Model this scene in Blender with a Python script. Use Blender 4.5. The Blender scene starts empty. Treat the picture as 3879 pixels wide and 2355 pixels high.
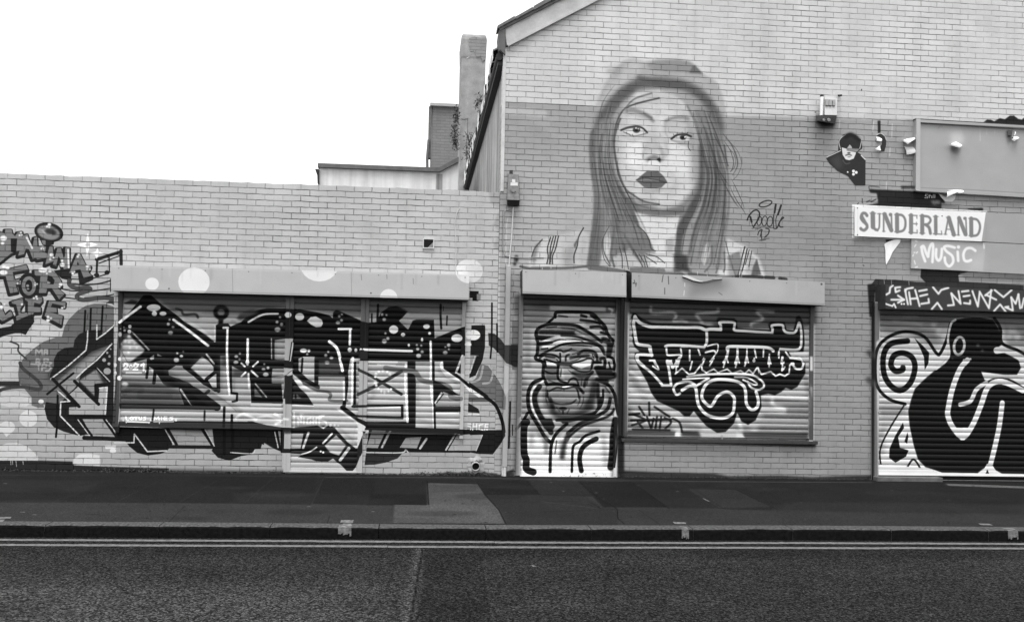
# A painted shop front: brick walls, roller shutters and graffiti under an overcast sky.
import bpy, bmesh, math, random
import numpy as np
from mathutils import Vector, Matrix

# ------------------------------------------------------------------ camera
W, H = 3879.0, 2355.0
F, CX, CY = 3000.0, -130.41, 169.18
CAM = np.array([0.0, -10.222, 1.346])
def rot(pitch, roll, yaw):
    c, s = math.cos(yaw), math.sin(yaw); Rz = np.array([[c, -s, 0], [s, c, 0], [0, 0, 1]])
    c, s = math.cos(pitch), math.sin(pitch); Rx = np.array([[1, 0, 0], [0, c, -s], [0, s, c]])
    c, s = math.cos(roll), math.sin(roll); Ry = np.array([[c, 0, s], [0, 1, 0], [-s, 0, c]])
    return Rz @ Rx @ Ry
R = rot(math.radians(1.1034), math.radians(-1.17551), math.radians(-4.32034))
def ray(px, py):
    return R @ np.array([(px - W/2 - CX)/F, 1.0, -(py - H/2 - CY)/F])
def at(px, py, Y=0.0):
    "the point of the upright plane at depth Y seen at photo pixel px, py"
    d = ray(px, py); t = (Y - CAM[1])/d[1]; p = CAM + d*t
    return (float(p[0]), float(Y), float(p[2]))
def atz(px, py, Z=0.0):
    d = ray(px, py); t = (Z - CAM[2])/d[2]; p = CAM + d*t
    return (float(p[0]), float(p[1]), float(Z))

# ------------------------------------------------------------------ painter: spray paint as vector strokes, in wall metres
class Canvas:
    def __init__(s, x0, x1, z0, z1, res, base, plane=0.0):
        s.x0, s.z0, s.res, s.plane = x0, z0, res, plane
        s.w, s.h = int((x1-x0)*res), int((z1-z0)*res)
        s.v = np.full((s.h, s.w), base, np.float32)
        s.rng = np.random.default_rng(7)
    def to(s, P):
        out = []
        for x, y in P:
            q = at(x, y, s.plane); out.append(((q[0]-s.x0)*s.res, (q[2]-s.z0)*s.res))
        return np.array(out)
    def comp(s, m, bx, by, v, a, grain):
        h, w = m.shape
        x0, y0 = max(bx, 0), max(by, 0); x1, y1 = min(bx+w, s.w), min(by+h, s.h)
        if x1 <= x0 or y1 <= y0: return
        m = m[y0-by:y1-by, x0-bx:x1-bx]
        if grain > 0:
            n = s.rng.random(m.shape, dtype=np.float32) - .5
            m = np.clip(m + n*grain*4*m*(1-m), 0, 1)
        t = s.v[y0:y1, x0:x1]; t += (v - t)*m*a
def blur(m, r):
    if r < .4: return m
    n = max(1, int(round(r)))
    for _ in range(2):
        for ax in (0, 1):
            c = np.cumsum(np.pad(m, [(n+1, n) if i == ax else (0, 0) for i in (0, 1)]), axis=ax, dtype=np.float32)
            if ax == 0: m = (c[2*n+1:] - c[:-2*n-1])/(2*n+1)
            else: m = (c[:, 2*n+1:] - c[:, :-2*n-1])/(2*n+1)
    return m
def smooth(P, closed, n=5):
    P = [np.array(p, float) for p in P]; L = len(P)
    if L < 3: return P
    out = []
    for i in range(L if closed else L-1):
        g = (lambda k: P[k % L]) if closed else (lambda k: P[min(max(k, 0), L-1)])
        a, b, c, d = g(i-1), g(i), g(i+1), g(i+2)
        for k in range(n):
            t = k/n
            out.append(.5*((2*b) + (c-a)*t + (2*a-5*b+4*c-d)*t*t + (3*b-a-3*c+d)*t**3))
    if not closed: out.append(P[-1])
    return out
CROPS = {'s': (0, 0, 1), 'c1': (0, 800, 2.464), 'c2': (0, 1200, 2.302), 'c3': (900, 1200, 2.302), 'c4': (1900, 1000, 1.76),
 'c5': (3000, 1000, 1.76), 'c7': (1950, 150, 1.575), 'k1': (430, 1100, 3.52), 'k2': (430, 1400, 3.52), 'k3': (1080, 1100, 3.52),
 'k4': (1080, 1400, 3.52), 'u1': (0, 820, 4.922), 'u2': (0, 1020, 4.922), 't1': (1940, 1120, 5.3435), 't2': (1940, 1380, 3.324),
 'f1': (2340, 1130, 5.867), 'f2': (2700, 1130, 5.867), 'f3': (2340, 1350, 3.159), 'p1': (2200, 220, 3.733), 'p2': (2200, 560, 3.733),
 'p3': (1980, 760, 2.5667), 'm1': (3050, 330, 3.649), 's2': (3440, 400, 3.74), 's3': (3200, 700, 3.629), 'A': (0, 620, 3.7406),
 'B': (640, 640, 3.7406), 'C': (1280, 680, 3.7406), 'D': (1880, 0, 3.7406), 'G': (1680, 1640, 3.7406), 'F': (0, 1640, 3.7406),
 'H': (3239, 1640, 3.7406), 'd1': (2800, 730, 4.25), 'h3': (3290, 1060, 2.3769), 'h2': (1960, 1000, 1.1864), 'c8': (1100, 0, 1.662)}
def pts(txt):
    "'k1: 10,20 30,40 k2: 5,6' -> photo pixels and the scale of the last block"
    c, out = 's', []
    for tok in txt.replace(':', ': ').split():
        if tok.endswith(':'): c = tok[:-1]; continue
        x, y = tok.split(','); o = CROPS[c]; out.append((o[0]+float(x)/o[2], o[1]+float(y)/o[2]))
    return out, CROPS[c][2]
CV = None
def fill(txt, v, a=1., b=0., sm=0, g=.0):
    P, sc = pts(txt); k = CV.res/290.
    if sm: P = smooth(P, True)
    Q = CV.to(P); b = b/sc*k; pad = int(b*2.5)+2
    x0, y0 = np.floor(Q.min(0)).astype(int)-pad; x1, y1 = np.ceil(Q.max(0)).astype(int)+pad
    x0, y0 = max(x0, -pad-200), max(y0, -pad-200); x1, y1 = min(x1, CV.w+200), min(y1, CV.h+200)
    if x1 <= x0 or y1 <= y0: return
    m = np.zeros((y1-y0, x1-x0+1), np.float32); SS = 3
    A, B = Q, np.roll(Q, -1, 0)
    for r in range(y1-y0):
        for q in range(SS):
            y = y0 + r + (q+.5)/SS
            c = (A[:, 1] <= y) != (B[:, 1] <= y)
            if not c.any(): continue
            xs = np.sort(A[c, 0] + (y-A[c, 1])*(B[c, 0]-A[c, 0])/(B[c, 1]-A[c, 1])) - x0
            for i in range(0, len(xs)-1, 2):
                l, rr = max(xs[i], 0), min(xs[i+1], m.shape[1]-1.001)
                if rr <= l: continue
                il, ir = int(l), int(rr)
                if il == ir: m[r, il] += (rr-l)/SS
                else:
                    m[r, il] += (il+1-l)/SS; m[r, ir] += (rr-ir)/SS
                    if ir > il+1: m[r, il+1:ir] += 1./SS
    CV.comp(np.clip(blur(m, b), 0, 1), x0, y0, v, a, g)
def stroke(txt, w, v, a=1., b=0., sm=1, taper=0, g=.0, closed=0):
    P, sc = pts(txt); k = CV.res/290.
    if sm: P = smooth(P, bool(closed))
    if closed: P = list(P)+[P[0]]
    Q = CV.to(P); w = w/sc*k; b = b/sc*k
    pad = int(w/2+b*2.5)+3
    x0, y0 = np.floor(Q.min(0)).astype(int)-pad; x1, y1 = np.ceil(Q.max(0)).astype(int)+pad
    if x1 < -50 or y1 < -50 or x0 > CV.w+50 or y0 > CV.h+50: return
    m = np.zeros((y1-y0, x1-x0), np.float32); n = len(Q)-1
    for i in range(n):
        p, q = Q[i], Q[i+1]; r = w/2
        if taper == 1: r *= 1-.75*i/max(n-1, 1)
        if taper == 2: r *= .25+.75*math.sin(math.pi*(i+.5)/n)
        bx0 = int(min(p[0], q[0])-r-2)-x0; bx1 = int(max(p[0], q[0])+r+3)-x0
        by0 = int(min(p[1], q[1])-r-2)-y0; by1 = int(max(p[1], q[1])+r+3)-y0
        bx0, by0 = max(bx0, 0), max(by0, 0)
        yy, xx = np.mgrid[by0:by1, bx0:bx1]; xx = xx+.5+x0; yy = yy+.5+y0
        d = q-p; L = max(d@d, 1e-6)
        t = np.clip(((xx-p[0])*d[0]+(yy-p[1])*d[1])/L, 0, 1)
        dd = np.hypot(xx-p[0]-t*d[0], yy-p[1]-t*d[1])
        cov = np.clip(r-dd+.5, 0, 1)*min(1, max(r*2, .3))
        sl = m[by0:by1, bx0:bx1]; np.maximum(sl, cov[:sl.shape[0], :sl.shape[1]], out=sl)
    CV.comp(np.clip(blur(m, b), 0, 1), x0, y0, v, a, g)
def dots(crop, txt, v, a=1., b=0.):
    for tok in txt.split():
        q = [float(t) for t in tok.split(',')]
        x, y, rx = q[:3]; ry = q[3] if len(q) > 3 else rx
        fill(crop+': '+' '.join('%.1f,%.1f' % (x+rx*math.cos(t*math.pi/10), y+ry*math.sin(t*math.pi/10)) for t in range(20)), v, a, b)
def ell(crop, x, y, rx, ry, ang=0, n=24, arc=1.0):
    c, s = math.cos(math.radians(ang)), math.sin(math.radians(ang)); o = []
    for i in range(n):
        t = 2*math.pi*arc*i/n; u, w = rx*math.cos(t), ry*math.sin(t); o.append('%.1f,%.1f' % (x+u*c-w*s, y+u*s+w*c))
    return crop+': '+' '.join(o)
def many(rows, *a, **k):
    for r in rows.strip().split('|'): stroke(r.strip(), *a, **k)

# ------------------------------------------------------------------ the paint on the facade (grey values as the paint looks, with some shade painted in)
FAC = CV = Canvas(-5.6, 8.9, -0.25, 5.7, 270, .68)
K = .045     # black paint
def base_coats():
    # right-hand building: pale top coat, mid-grey lower coat, their ragged borders
    fill('s: 1893,1900 1893,-60 3950,-60 3950,1900', .775)
    fill('s: 3160,-60 3950,-60 3950,470 3300,460 3160,300', .77, b=30)
    fill('s: 1880,385 2075,392 2265,402 2420,420 2700,428 2760,438 3160,445 3480,452 3950,480 3950,1900 1880,1900', .60)
    stroke('s: 1895,418 1990,424 2060,432', 26, .74, a=.7, b=4); stroke('s: 2760,432 3000,436 3250,444 3420,450', 20, .74, a=.7, b=5)
    fill('s: 1880,640 2400,640 2400,1100 1880,1060', .655, b=60)
    fill('s: 2700,760 3300,800 3950,1020 3950,1900 2300,1900 2300,1200', .555, b=70)
    fill('s: 2740,480 3480,500 3480,800 2800,740', .585, b=40)
    # left-hand building
    fill('s: -60,640 1893,700 1893,1850 -60,1850', .71)
    fill('s: -60,640 1200,690 1200,760 -60,720', .72, b=20)
    fill('s: -60,1560 1900,1640 1900,1850 -60,1850', .63, b=60)
    fill('C: 2140,170 2394,180 2394,1000 2300,1030 2200,940 2290,760 2200,640 2300,420 2160,330', .62, b=14)
    # drips
    many('s: 3182,455 3178,490|s: 3310,462 3306,500|s: 3380,470 3378,520|s: 3110,440 3108,470|s: 3358,690 3357,716|s: 3372,560 3370,590|s: 3240,600 3238,640', 4, .74, a=.8)
    # plinth dirt
    fill('F: -60,380 240,380 510,385 640,388 880,395 1030,400 1030,440 1420,455 1420,470 2394,495 2394,560 -60,560', .15, b=6)
    fill('s: 1060,1783 1200,1783 1200,1830 640,1830 640,1778', .2, b=8)
    fill('G: -200,590 0,560 80,545 190,560 400,545 560,530 620,560 760,570 780,600 1000,500 1060,600 1060,660 -200,640', .2, b=10)
    fill('s: 2335,1780 2380,1782 2500,1788 2700,1792 2760,1802 2960,1800 3080,1806 3240,1800 3330,1800 3330,1850 2335,1840', .19, b=3)
    fill('s: 2760,1812 2900,1816 2990,1815 3240,1820 3240,1840 2760,1836', .42, b=6, g=.5)
    many('F: 150,385 155,445|F: 175,385 180,440|F: 225,388 235,470|F: 325,395 330,440', 10, .6)
base_coats()

def umkina():
    fill('u2: -40,1310 100,1240 280,1195 400,1200 480,1225 540,1130 640,985 720,920 860,1000 1060,1130 1110,1090 1180,1100 1140,1255 900,1265 700,1320 500,1496 c2: 165,480 160,560 30,545 -20,545', .74)
    sh = [ # silhouettes of the letters, grey fill over a black edge
     'u1: -60,900 -60,290 20,285 90,320 100,240 215,240 235,320 280,370 330,290 415,280 415,620 300,655 205,690 120,760',
     'u1: 340,730 425,360 515,330 560,480 600,580 640,390 690,375 700,560 860,560 840,660 700,620 880,690 870,770 700,800 665,775 610,790 540,610 480,600 450,700',
     'u1: 925,550 980,550 1005,830 845,895 900,640', 'u1: 985,900 1070,590 1140,585 1195,780 1220,575 1300,580 1290,960 1190,985 1110,760 1050,920',
     'u1: 1290,1050 1440,690 1500,700 1600,900 1700,930 1650,1040 1710,1100 1560,1145 1500,985 1400,1000 1330,1050',
     'u1: -30,1110 -30,1000 130,985 490,900 525,990 235,1035 275,1190 385,1150 395,1225 290,1265 335,1400 190,1430 105,1110',
     'u1: 640,1000 900,1005 1045,1060 1135,1190 1155,1290 1075,1335 1205,1440 1105,1545 965,1335 880,1340 860,1425 725,1425 755,1110 650,1100',
     'u2: -60,620 10,620 55,760 100,855 200,765 245,860 50,965 -60,900', 'u2: 215,600 425,535 435,640 375,740 385,820 500,805 525,860 310,955 295,880 350,850 300,650 225,640',
     'u2: 470,525 785,520 790,590 745,645 640,620 630,700 760,710 762,795 632,800 620,835 520,855 520,600 465,570', 'u2: 915,585 1225,615 1215,685 975,635 945,705 1055,720 1060,800 925,795 1170,865 1145,1035 880,890 830,870']
    for p in sh:
        P = p.split(':')[0]+': '+' '.join('%f,%f' % (float(t.split(',')[0])-14, float(t.split(',')[1])+26) for t in p.split()[1:])
        stroke(P, 74, .15, sm=0, closed=1); fill(P, .15)
    fill('u2: -40,1100 200,1060 300,960 520,880 630,880 640,980 530,1130 480,1222 400,1190 280,1190 100,1230 -40,1290', .14)
    fill('u1: 1000,1010 1300,960 1340,1200 1150,1160', .15); fill('u1: 1450,1050 1530,1020 1560,1150 1740,1090 1740,1180 1560,1260 1480,1260', .15)
    for p in sh: fill(p, .46, g=.3)
    for c in ('u1: 200,410 320,410 300,690 205,660', 'u1: 1430,900 1452,830 1475,905', 'u1: 890,1095 965,1115 1020,1190 1000,1265 870,1262', 'u1: 1140,600 1215,600 1210,740 1185,770', 'u1: 1090,740 1120,800 1060,910 1050,900'): fill(c, .13)
    fill('u1: 880,1200 945,1225 930,1250 875,1255', .62)
    # ring-shaped bloom
    fill(ell('u1', 910, 295, 275, 180, 12), .15); fill('u1: 640,250 740,420 790,530 860,560 1000,520 1030,400', .15); fill('u1: 770,440 850,440 850,530 800,520', .46)
    fill(ell('u1', 905, 300, 215, 130, 14), .52, b=8); fill(ell('u1', 945, 285, 110, 55, 14), .2, b=14); stroke('u1: 790,260 860,330 960,340', 22, .66, b=6)
    # the O
    stroke(ell('u1', 538, 1290, 118, 165), 150, .14, closed=1); stroke(ell('u1', 538, 1290, 100, 145), 60, .47, closed=1); fill(ell('u1', 540, 1290, 60, 105), .13); dots('u1', '515,1290,28,24 520,1345,26,18', .55)
    # notes and stave
    many('u1: 1800,800 2260,655|u1: 2255,640 2260,890', 58, .14, sm=0); many('u1: 1812,800 1800,1090', 38, .14, sm=0)
    many('u1: 1850,870 2240,730|u1: 2035,750 2040,1040|u1: 1330,1165 1470,1170|u1: 1740,1150 2000,1070|u1: 1110,1340 1350,1385 1560,1380|u1: 1710,1395 2050,1340|u2: 1150,515 1400,550|u2: 1580,530 2000,490 2210,440', 22, .16)
    stroke('u1: 1320,1262 1600,1272 1850,1250 2060,1195', 26, .16); stroke('u1: 2060,1165 2060,1400', 15, .15, sm=0)
    dots('u1', '1995,1045,48,42 1800,1090,50,34', .14)
    stroke('u2: 1290,215 1300,290 1420,350 1640,340 1670,390 1470,460 1440,530 1560,570 1800,540 2050,540 2290,610', 76, .29)
    for p in ('u1: 1635,300 1662,470 1830,525 1665,575 1618,760 1605,590 1430,525 1605,480', 'u1: 1820,580 1845,655 1935,690 1835,705 1800,795 1775,712 1670,690 1792,650'): fill(p, .98, b=7)
    fill('u1: 1635,470 1680,530 1630,575 1580,530', .66, b=8)
    dots('u1', '65,405,64,48 48,500,34,24 388,303,18 365,350,18 410,343,16 920,150,34,30 878,188,22 918,202,18 770,598,18 798,575,16 808,602,16 960,715,36,32 1000,770,20 938,790,24 1155,825,24 1160,900,48,40 1470,712,18 1450,748,20 1637,928,40,28 1622,982,15 1672,985,20 1385,1028,20 1357,1065,26 1345,1025,15 75,935,42,28 140,958,42,30 65,1045,75,46 800,1000,84,46 930,1018,36,22 873,1060,18 330,1248,18 375,1215,16 372,1252,12 655,1275,18 690,1258,16 655,1232,14 1135,1262,36,32 1112,1312,18', .9, b=4)
    dots('u2', '678,510,22 630,537,20 692,550,18 410,652,22 28,702,36 82,655,18 895,887,26 948,915,24 895,950,36,30 1160,718,24,20 1200,702,18', .9, b=4)
    stroke('u1: 500,395 600,590', 34, .82, sm=0); stroke('u1: 1270,620 1282,950', 32, .84, sm=0)

def piece_on_brick():
    # mid-grey cloud round the first letter
    fill('c1: 600,1080 640,1010 720,930 800,882 880,862 980,862 1060,890 1120,940 1120,1300 c2: 1045,640 700,900 430,800 380,760 385,790 330,790 275,770 275,700 200,610 165,570 158,500 165,430 210,350 300,270 380,215 480,180 540,172', .40, g=.4)
    fill('u2: 2060,560 2200,545 2290,600 2290,760 2250,800 2180,700 2080,640 1980,630', .27)
    stroke('c2: 175,400 200,450 300,530 355,590 340,630 200,610 60,620 0,640', 28, .25); fill('c2: -10,560 170,560 175,605 -10,605', .2)
    stroke('c2: 90,215 160,245 160,300 230,365', 14, .25)
    fill('c2: 890,125 840,112 760,118 690,150 650,200 640,262 560,270 500,310 470,370 470,430 440,490 430,545 760,300 900,205', .13)
    fill('c2: 765,120 900,115 845,200 1010,62 1045,40 1045,980 690,1035 560,1000 470,960 410,890 388,800 400,740 520,760 690,560', .12)
    fill('c2: 500,560 800,300 968,238 668,530 690,570 612,668', .56, g=.3); stroke('c2: 470,520 640,390 780,290 960,215', 70, .13, b=26)
    fill('c2: 690,555 840,455 950,572 830,590 828,692', .52, b=4); fill('c2: 840,455 950,572 900,580', .15, b=10)
    fill('c2: 682,607 855,765 868,620 935,612 918,860 602,850 602,788 695,782 600,680', .64)
    many('c2: 765,122 762,200 750,290 600,420 440,542|c2: 845,70 843,195 920,140 1012,58|c2: 975,235 850,370 740,460 668,530|c2: 505,645 608,735 530,740 525,860 690,1030|c2: 682,607 855,765|c2: 868,620 935,612 918,858|c2: 975,235 960,250', 11, .82, sm=0)
    many('c2: 460,540 690,780|c2: 650,560 860,760|c2: 840,690 835,595 950,585', 26, .09, sm=0); stroke('c2: 412,672 640,490', 18, .09); stroke('c2: 605,668 690,590', 8, .1)
    many('c2: 845,445 955,560', 10, .7, sm=0); stroke('c2: 830,440 940,565', 12, .08, sm=0)
    dots('c2', '935,312,10 965,280,7 955,343,11 908,375,17,16 950,408,13 935,473,32,30 1008,418,16,20 1015,490,14 1045,365,18 1048,530,20', .62)
    # lower edge of the first letter
    stroke('c2: 600,868 1010,870', 36, .09, sm=0); fill('c2: 720,890 905,890 1010,1042 800,1036', .58, g=.2)
    many('c2: 695,890 800,1032|c2: 905,890 1015,1045', 18, .09, sm=0); many('c2: 680,895 780,1032|c2: 925,895 1040,1045', 8, .74, sm=0)
    stroke('c2: 735,1052 1100,1066', 34, .1, sm=0); stroke('c2: 503,685 500,900 488,1045', 17, .07)
    fill('c2: 1000,955 1450,972 1505,1105 1480,1140 1450,1170 1400,1192 1290,1206 1200,1185 1130,1130 1095,1085 1010,1050', .1)
    stroke('c2: 1000,1095 1168,1095 1172,1020 1285,1172 1452,1165', 11, .78, sm=0)
    fill('c2: 1490,985 1775,985 1845,1112 1530,1112', .6, g=.2); stroke('c2: 1440,960 1780,975', 40, .12, b=16)
    stroke('c2: 1465,980 1540,1112', 24, .1, sm=0); stroke('c2: 1440,980 1512,1108', 8, .76, sm=0); stroke('c2: 1480,1130 1865,1134', 30, .12, sm=0)
    fill('c2: 1850,970 2310,975 2300,1150 2225,1150 2190,1197 2100,1212 2000,1250 1900,1226 1845,1165 1870,1120', .1)
    stroke('c2: 1765,980 1855,1122', 24, .1, sm=0); stroke('c2: 1788,980 1868,1124', 8, .76, sm=0); stroke('c2: 2010,1180 2195,1190 2222,1158', 8, .76)
    many('c2: 1957,960 1955,1195|c2: 2030,960 2030,1140', 24, .06, sm=0)
    fill('k4: -450,700 80,760 80,1100 -50,1110 -250,990 -450,850', .1, b=3); fill('k2: 2180,800 2270,820 2270,1045 2215,1030', .62); stroke('k2: 2180,820 2220,1040', 26, .1, sm=0); stroke('k2: 2150,830 2195,1035', 14, .76, sm=0)
    fill('k2: 1980,990 2290,1110 2290,1130 1960,1060', .64)
    # paint pools and hearts near the ground
    dots('c2', '248,886,80,72 65,960,66,55 10,965,40', .80); fill('c2: 10,985 125,985 55,1045', .80)
    fill('c2: -20,1130 60,1100 150,1096 240,1130 300,1180 335,1225 330,1250 -20,1250', .77); fill('c2: -20,660 150,645 240,680 275,740 230,780 80,785 -20,760', .77)
    fill('c2: 640,1240 690,1195 780,1190 870,1205 872,1300 640,1290', .78, b=2); dots('c2', '985,1165,28,22 358,737,24,20', .84); fill('c2: 915,1120 1010,1118 1010,1145 920,1150', .84)
    for t in ('c2: 310,330 315,282 340,310 365,282 368,330', 'c2: 385,330 390,285 412,285 412,330', 'c2: 388,308 412,308', 'c2: 315,400 318,365 345,368 345,385 318,388 350,405', 'c2: 385,400 385,365 420,366 420,384 388,384 450,400', 'c2: 270,410 350,415', 'c2: 335,415 340,465', 'c2: 365,465 370,415 405,415 400,440 370,440', 'c2: 445,405 420,420 445,445 425,468 400,470'): stroke(t, 13, .6, sm=0)
    many('u2: 1590,770 1572,1155|u2: 1695,735 1680,1155|u2: 1915,690 1890,1160', 34, .07, taper=0)
    # right of the shutter: last letter on the brick
    fill('k3: 2370,490 2464,465 c3: 2155,70 2160,90 2157,330 2075,510 1975,550 1950,540 1950,100', .11)
    fill('c3: 1945,330 2100,335 2045,492 1900,488', .56); many('c3: 1960,330 1905,490|c3: 2090,345 2040,490', 16, .09, sm=0); many('c3: 1975,335 1920,490|c3: 2070,345 2025,490', 7, .76, sm=0)
    dots('c3', '2055,158,62,46 2010,238,26,20', .88)
    fill('c3: 2185,140 2240,145 2300,200 2330,245 2417,245 2417,432 2340,400 2290,330 2230,270 2190,250', .2)
    fill('c3: 2120,410 2180,420 2240,500 2300,590 2340,700 2335,810 2290,800 2230,720 2190,700 1960,690 1860,650 2000,600 2080,530 2100,470', .41, g=.3)
    fill('c3: 2160,250 2200,255 2290,340 2330,420 2417,450 2417,560 2340,680 2280,560 2200,430 2130,410', .66)
    many('c3: 2140,430 2110,540 2030,570|c3: 2235,440 2205,560 2140,580', 18, .62)
    fill('k3: 2330,1190 c3: 1950,575 2160,705 2230,740 2300,900 2300,985 1950,985 k3: 2340,1600', .66); fill('c3: 1950,640 2130,700 2100,735 1950,735', .5, b=6)
    stroke('c3: 1940,535 2165,698', 44, .09, sm=0); fill('c3: 1945,560 2150,700 2120,712 1945,590', .9)
    fill('c3: 1935,700 2180,700 2215,740 1940,738', .33); fill('c3: 1930,740 2000,742 2100,800 2112,838 1930,822', .13); stroke('c3: 1930,845 2105,848', 8, .88)
    stroke('c3: 2165,700 2250,770 2305,900 2322,1000', 30, .08)
    fill('c3: 1940,975 2160,985 2330,985 2334,1035 2290,1110 2225,1197 2100,1192 1940,1165', .1); fill('k4: 2310,880 2400,870 c3: 2140,1025 2085,1165 k4: 2180,1075', .63)
    stroke('c3: 2150,1030 2095,1165', 18, .09, sm=0); stroke('c3: 2135,1030 2080,1165', 7, .78, sm=0)
    many('c3: 2036,932 1998,930 1994,948 2036,958 2032,980 1990,978|c3: 2055,930 2050,985|c3: 2085,930 2085,980|c3: 2055,955 2085,955|c3: 2105,940 2140,935 2108,942 2105,978 2140,985|c3: 2155,985 2160,935 2188,935|c3: 2157,958 2182,958', 9, .9, sm=0); dots('c3', '2175,980,8', .9)
    many('c3: 2218,-120 2216,200 2205,360|c3: 2262,60 2265,305', 15, .07); many('c3: 2378,740 2365,1140', 17, .12); many('c3: 2397,940 2397,1030', 11, .14)
    stroke('k3: 2425,310 2464,310', 40, .1, sm=0); dots('s', '1777,1027,52,46', .84); fill('s: 1779,1102 1813,1103 1812,1140 1779,1139', .09); fill('s: 1806,1112 1822,1114 1820,1136 1806,1138', .5)  # dark square paints in the shade of a missing brick's hole
    # below the right half
    fill('k4: 1040,780 2464,790 2464,870 2300,855 2170,1075 2464,1080 2464,1105 1640,1098 1560,1110 1050,1100', .1)
    fill('k4: 1170,770 1360,780 1245,1042 1085,1037', .6, g=.2); fill('k4: 1440,770 1400,850 1305,1040 1265,1040 1375,830', .74); stroke('k4: 1380,775 1255,1040', 34, .1, sm=0)
    fill('k4: 1610,905 1830,895 1770,1046 1527,1036', .62, g=.2); stroke('k4: 1855,850 1775,1046', 34, .09, sm=0); stroke('k4: 1885,920 1800,1046', 28, .76, sm=0); stroke('k4: 2285,830 2145,1066', 22, .76, sm=0)
    fill('k4: 2310,868 2464,858 2464,1075 2180,1075', .66); stroke('k4: 1090,830 2300,860', 40, .13, b=20)
    fill('k4: 1055,1100 1570,1100 1500,1180 1350,1232 1200,1262 1050,1268', .17); stroke('k4: 1080,1100 1540,1104 1605,1066 1640,1100', 16, .76)

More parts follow.
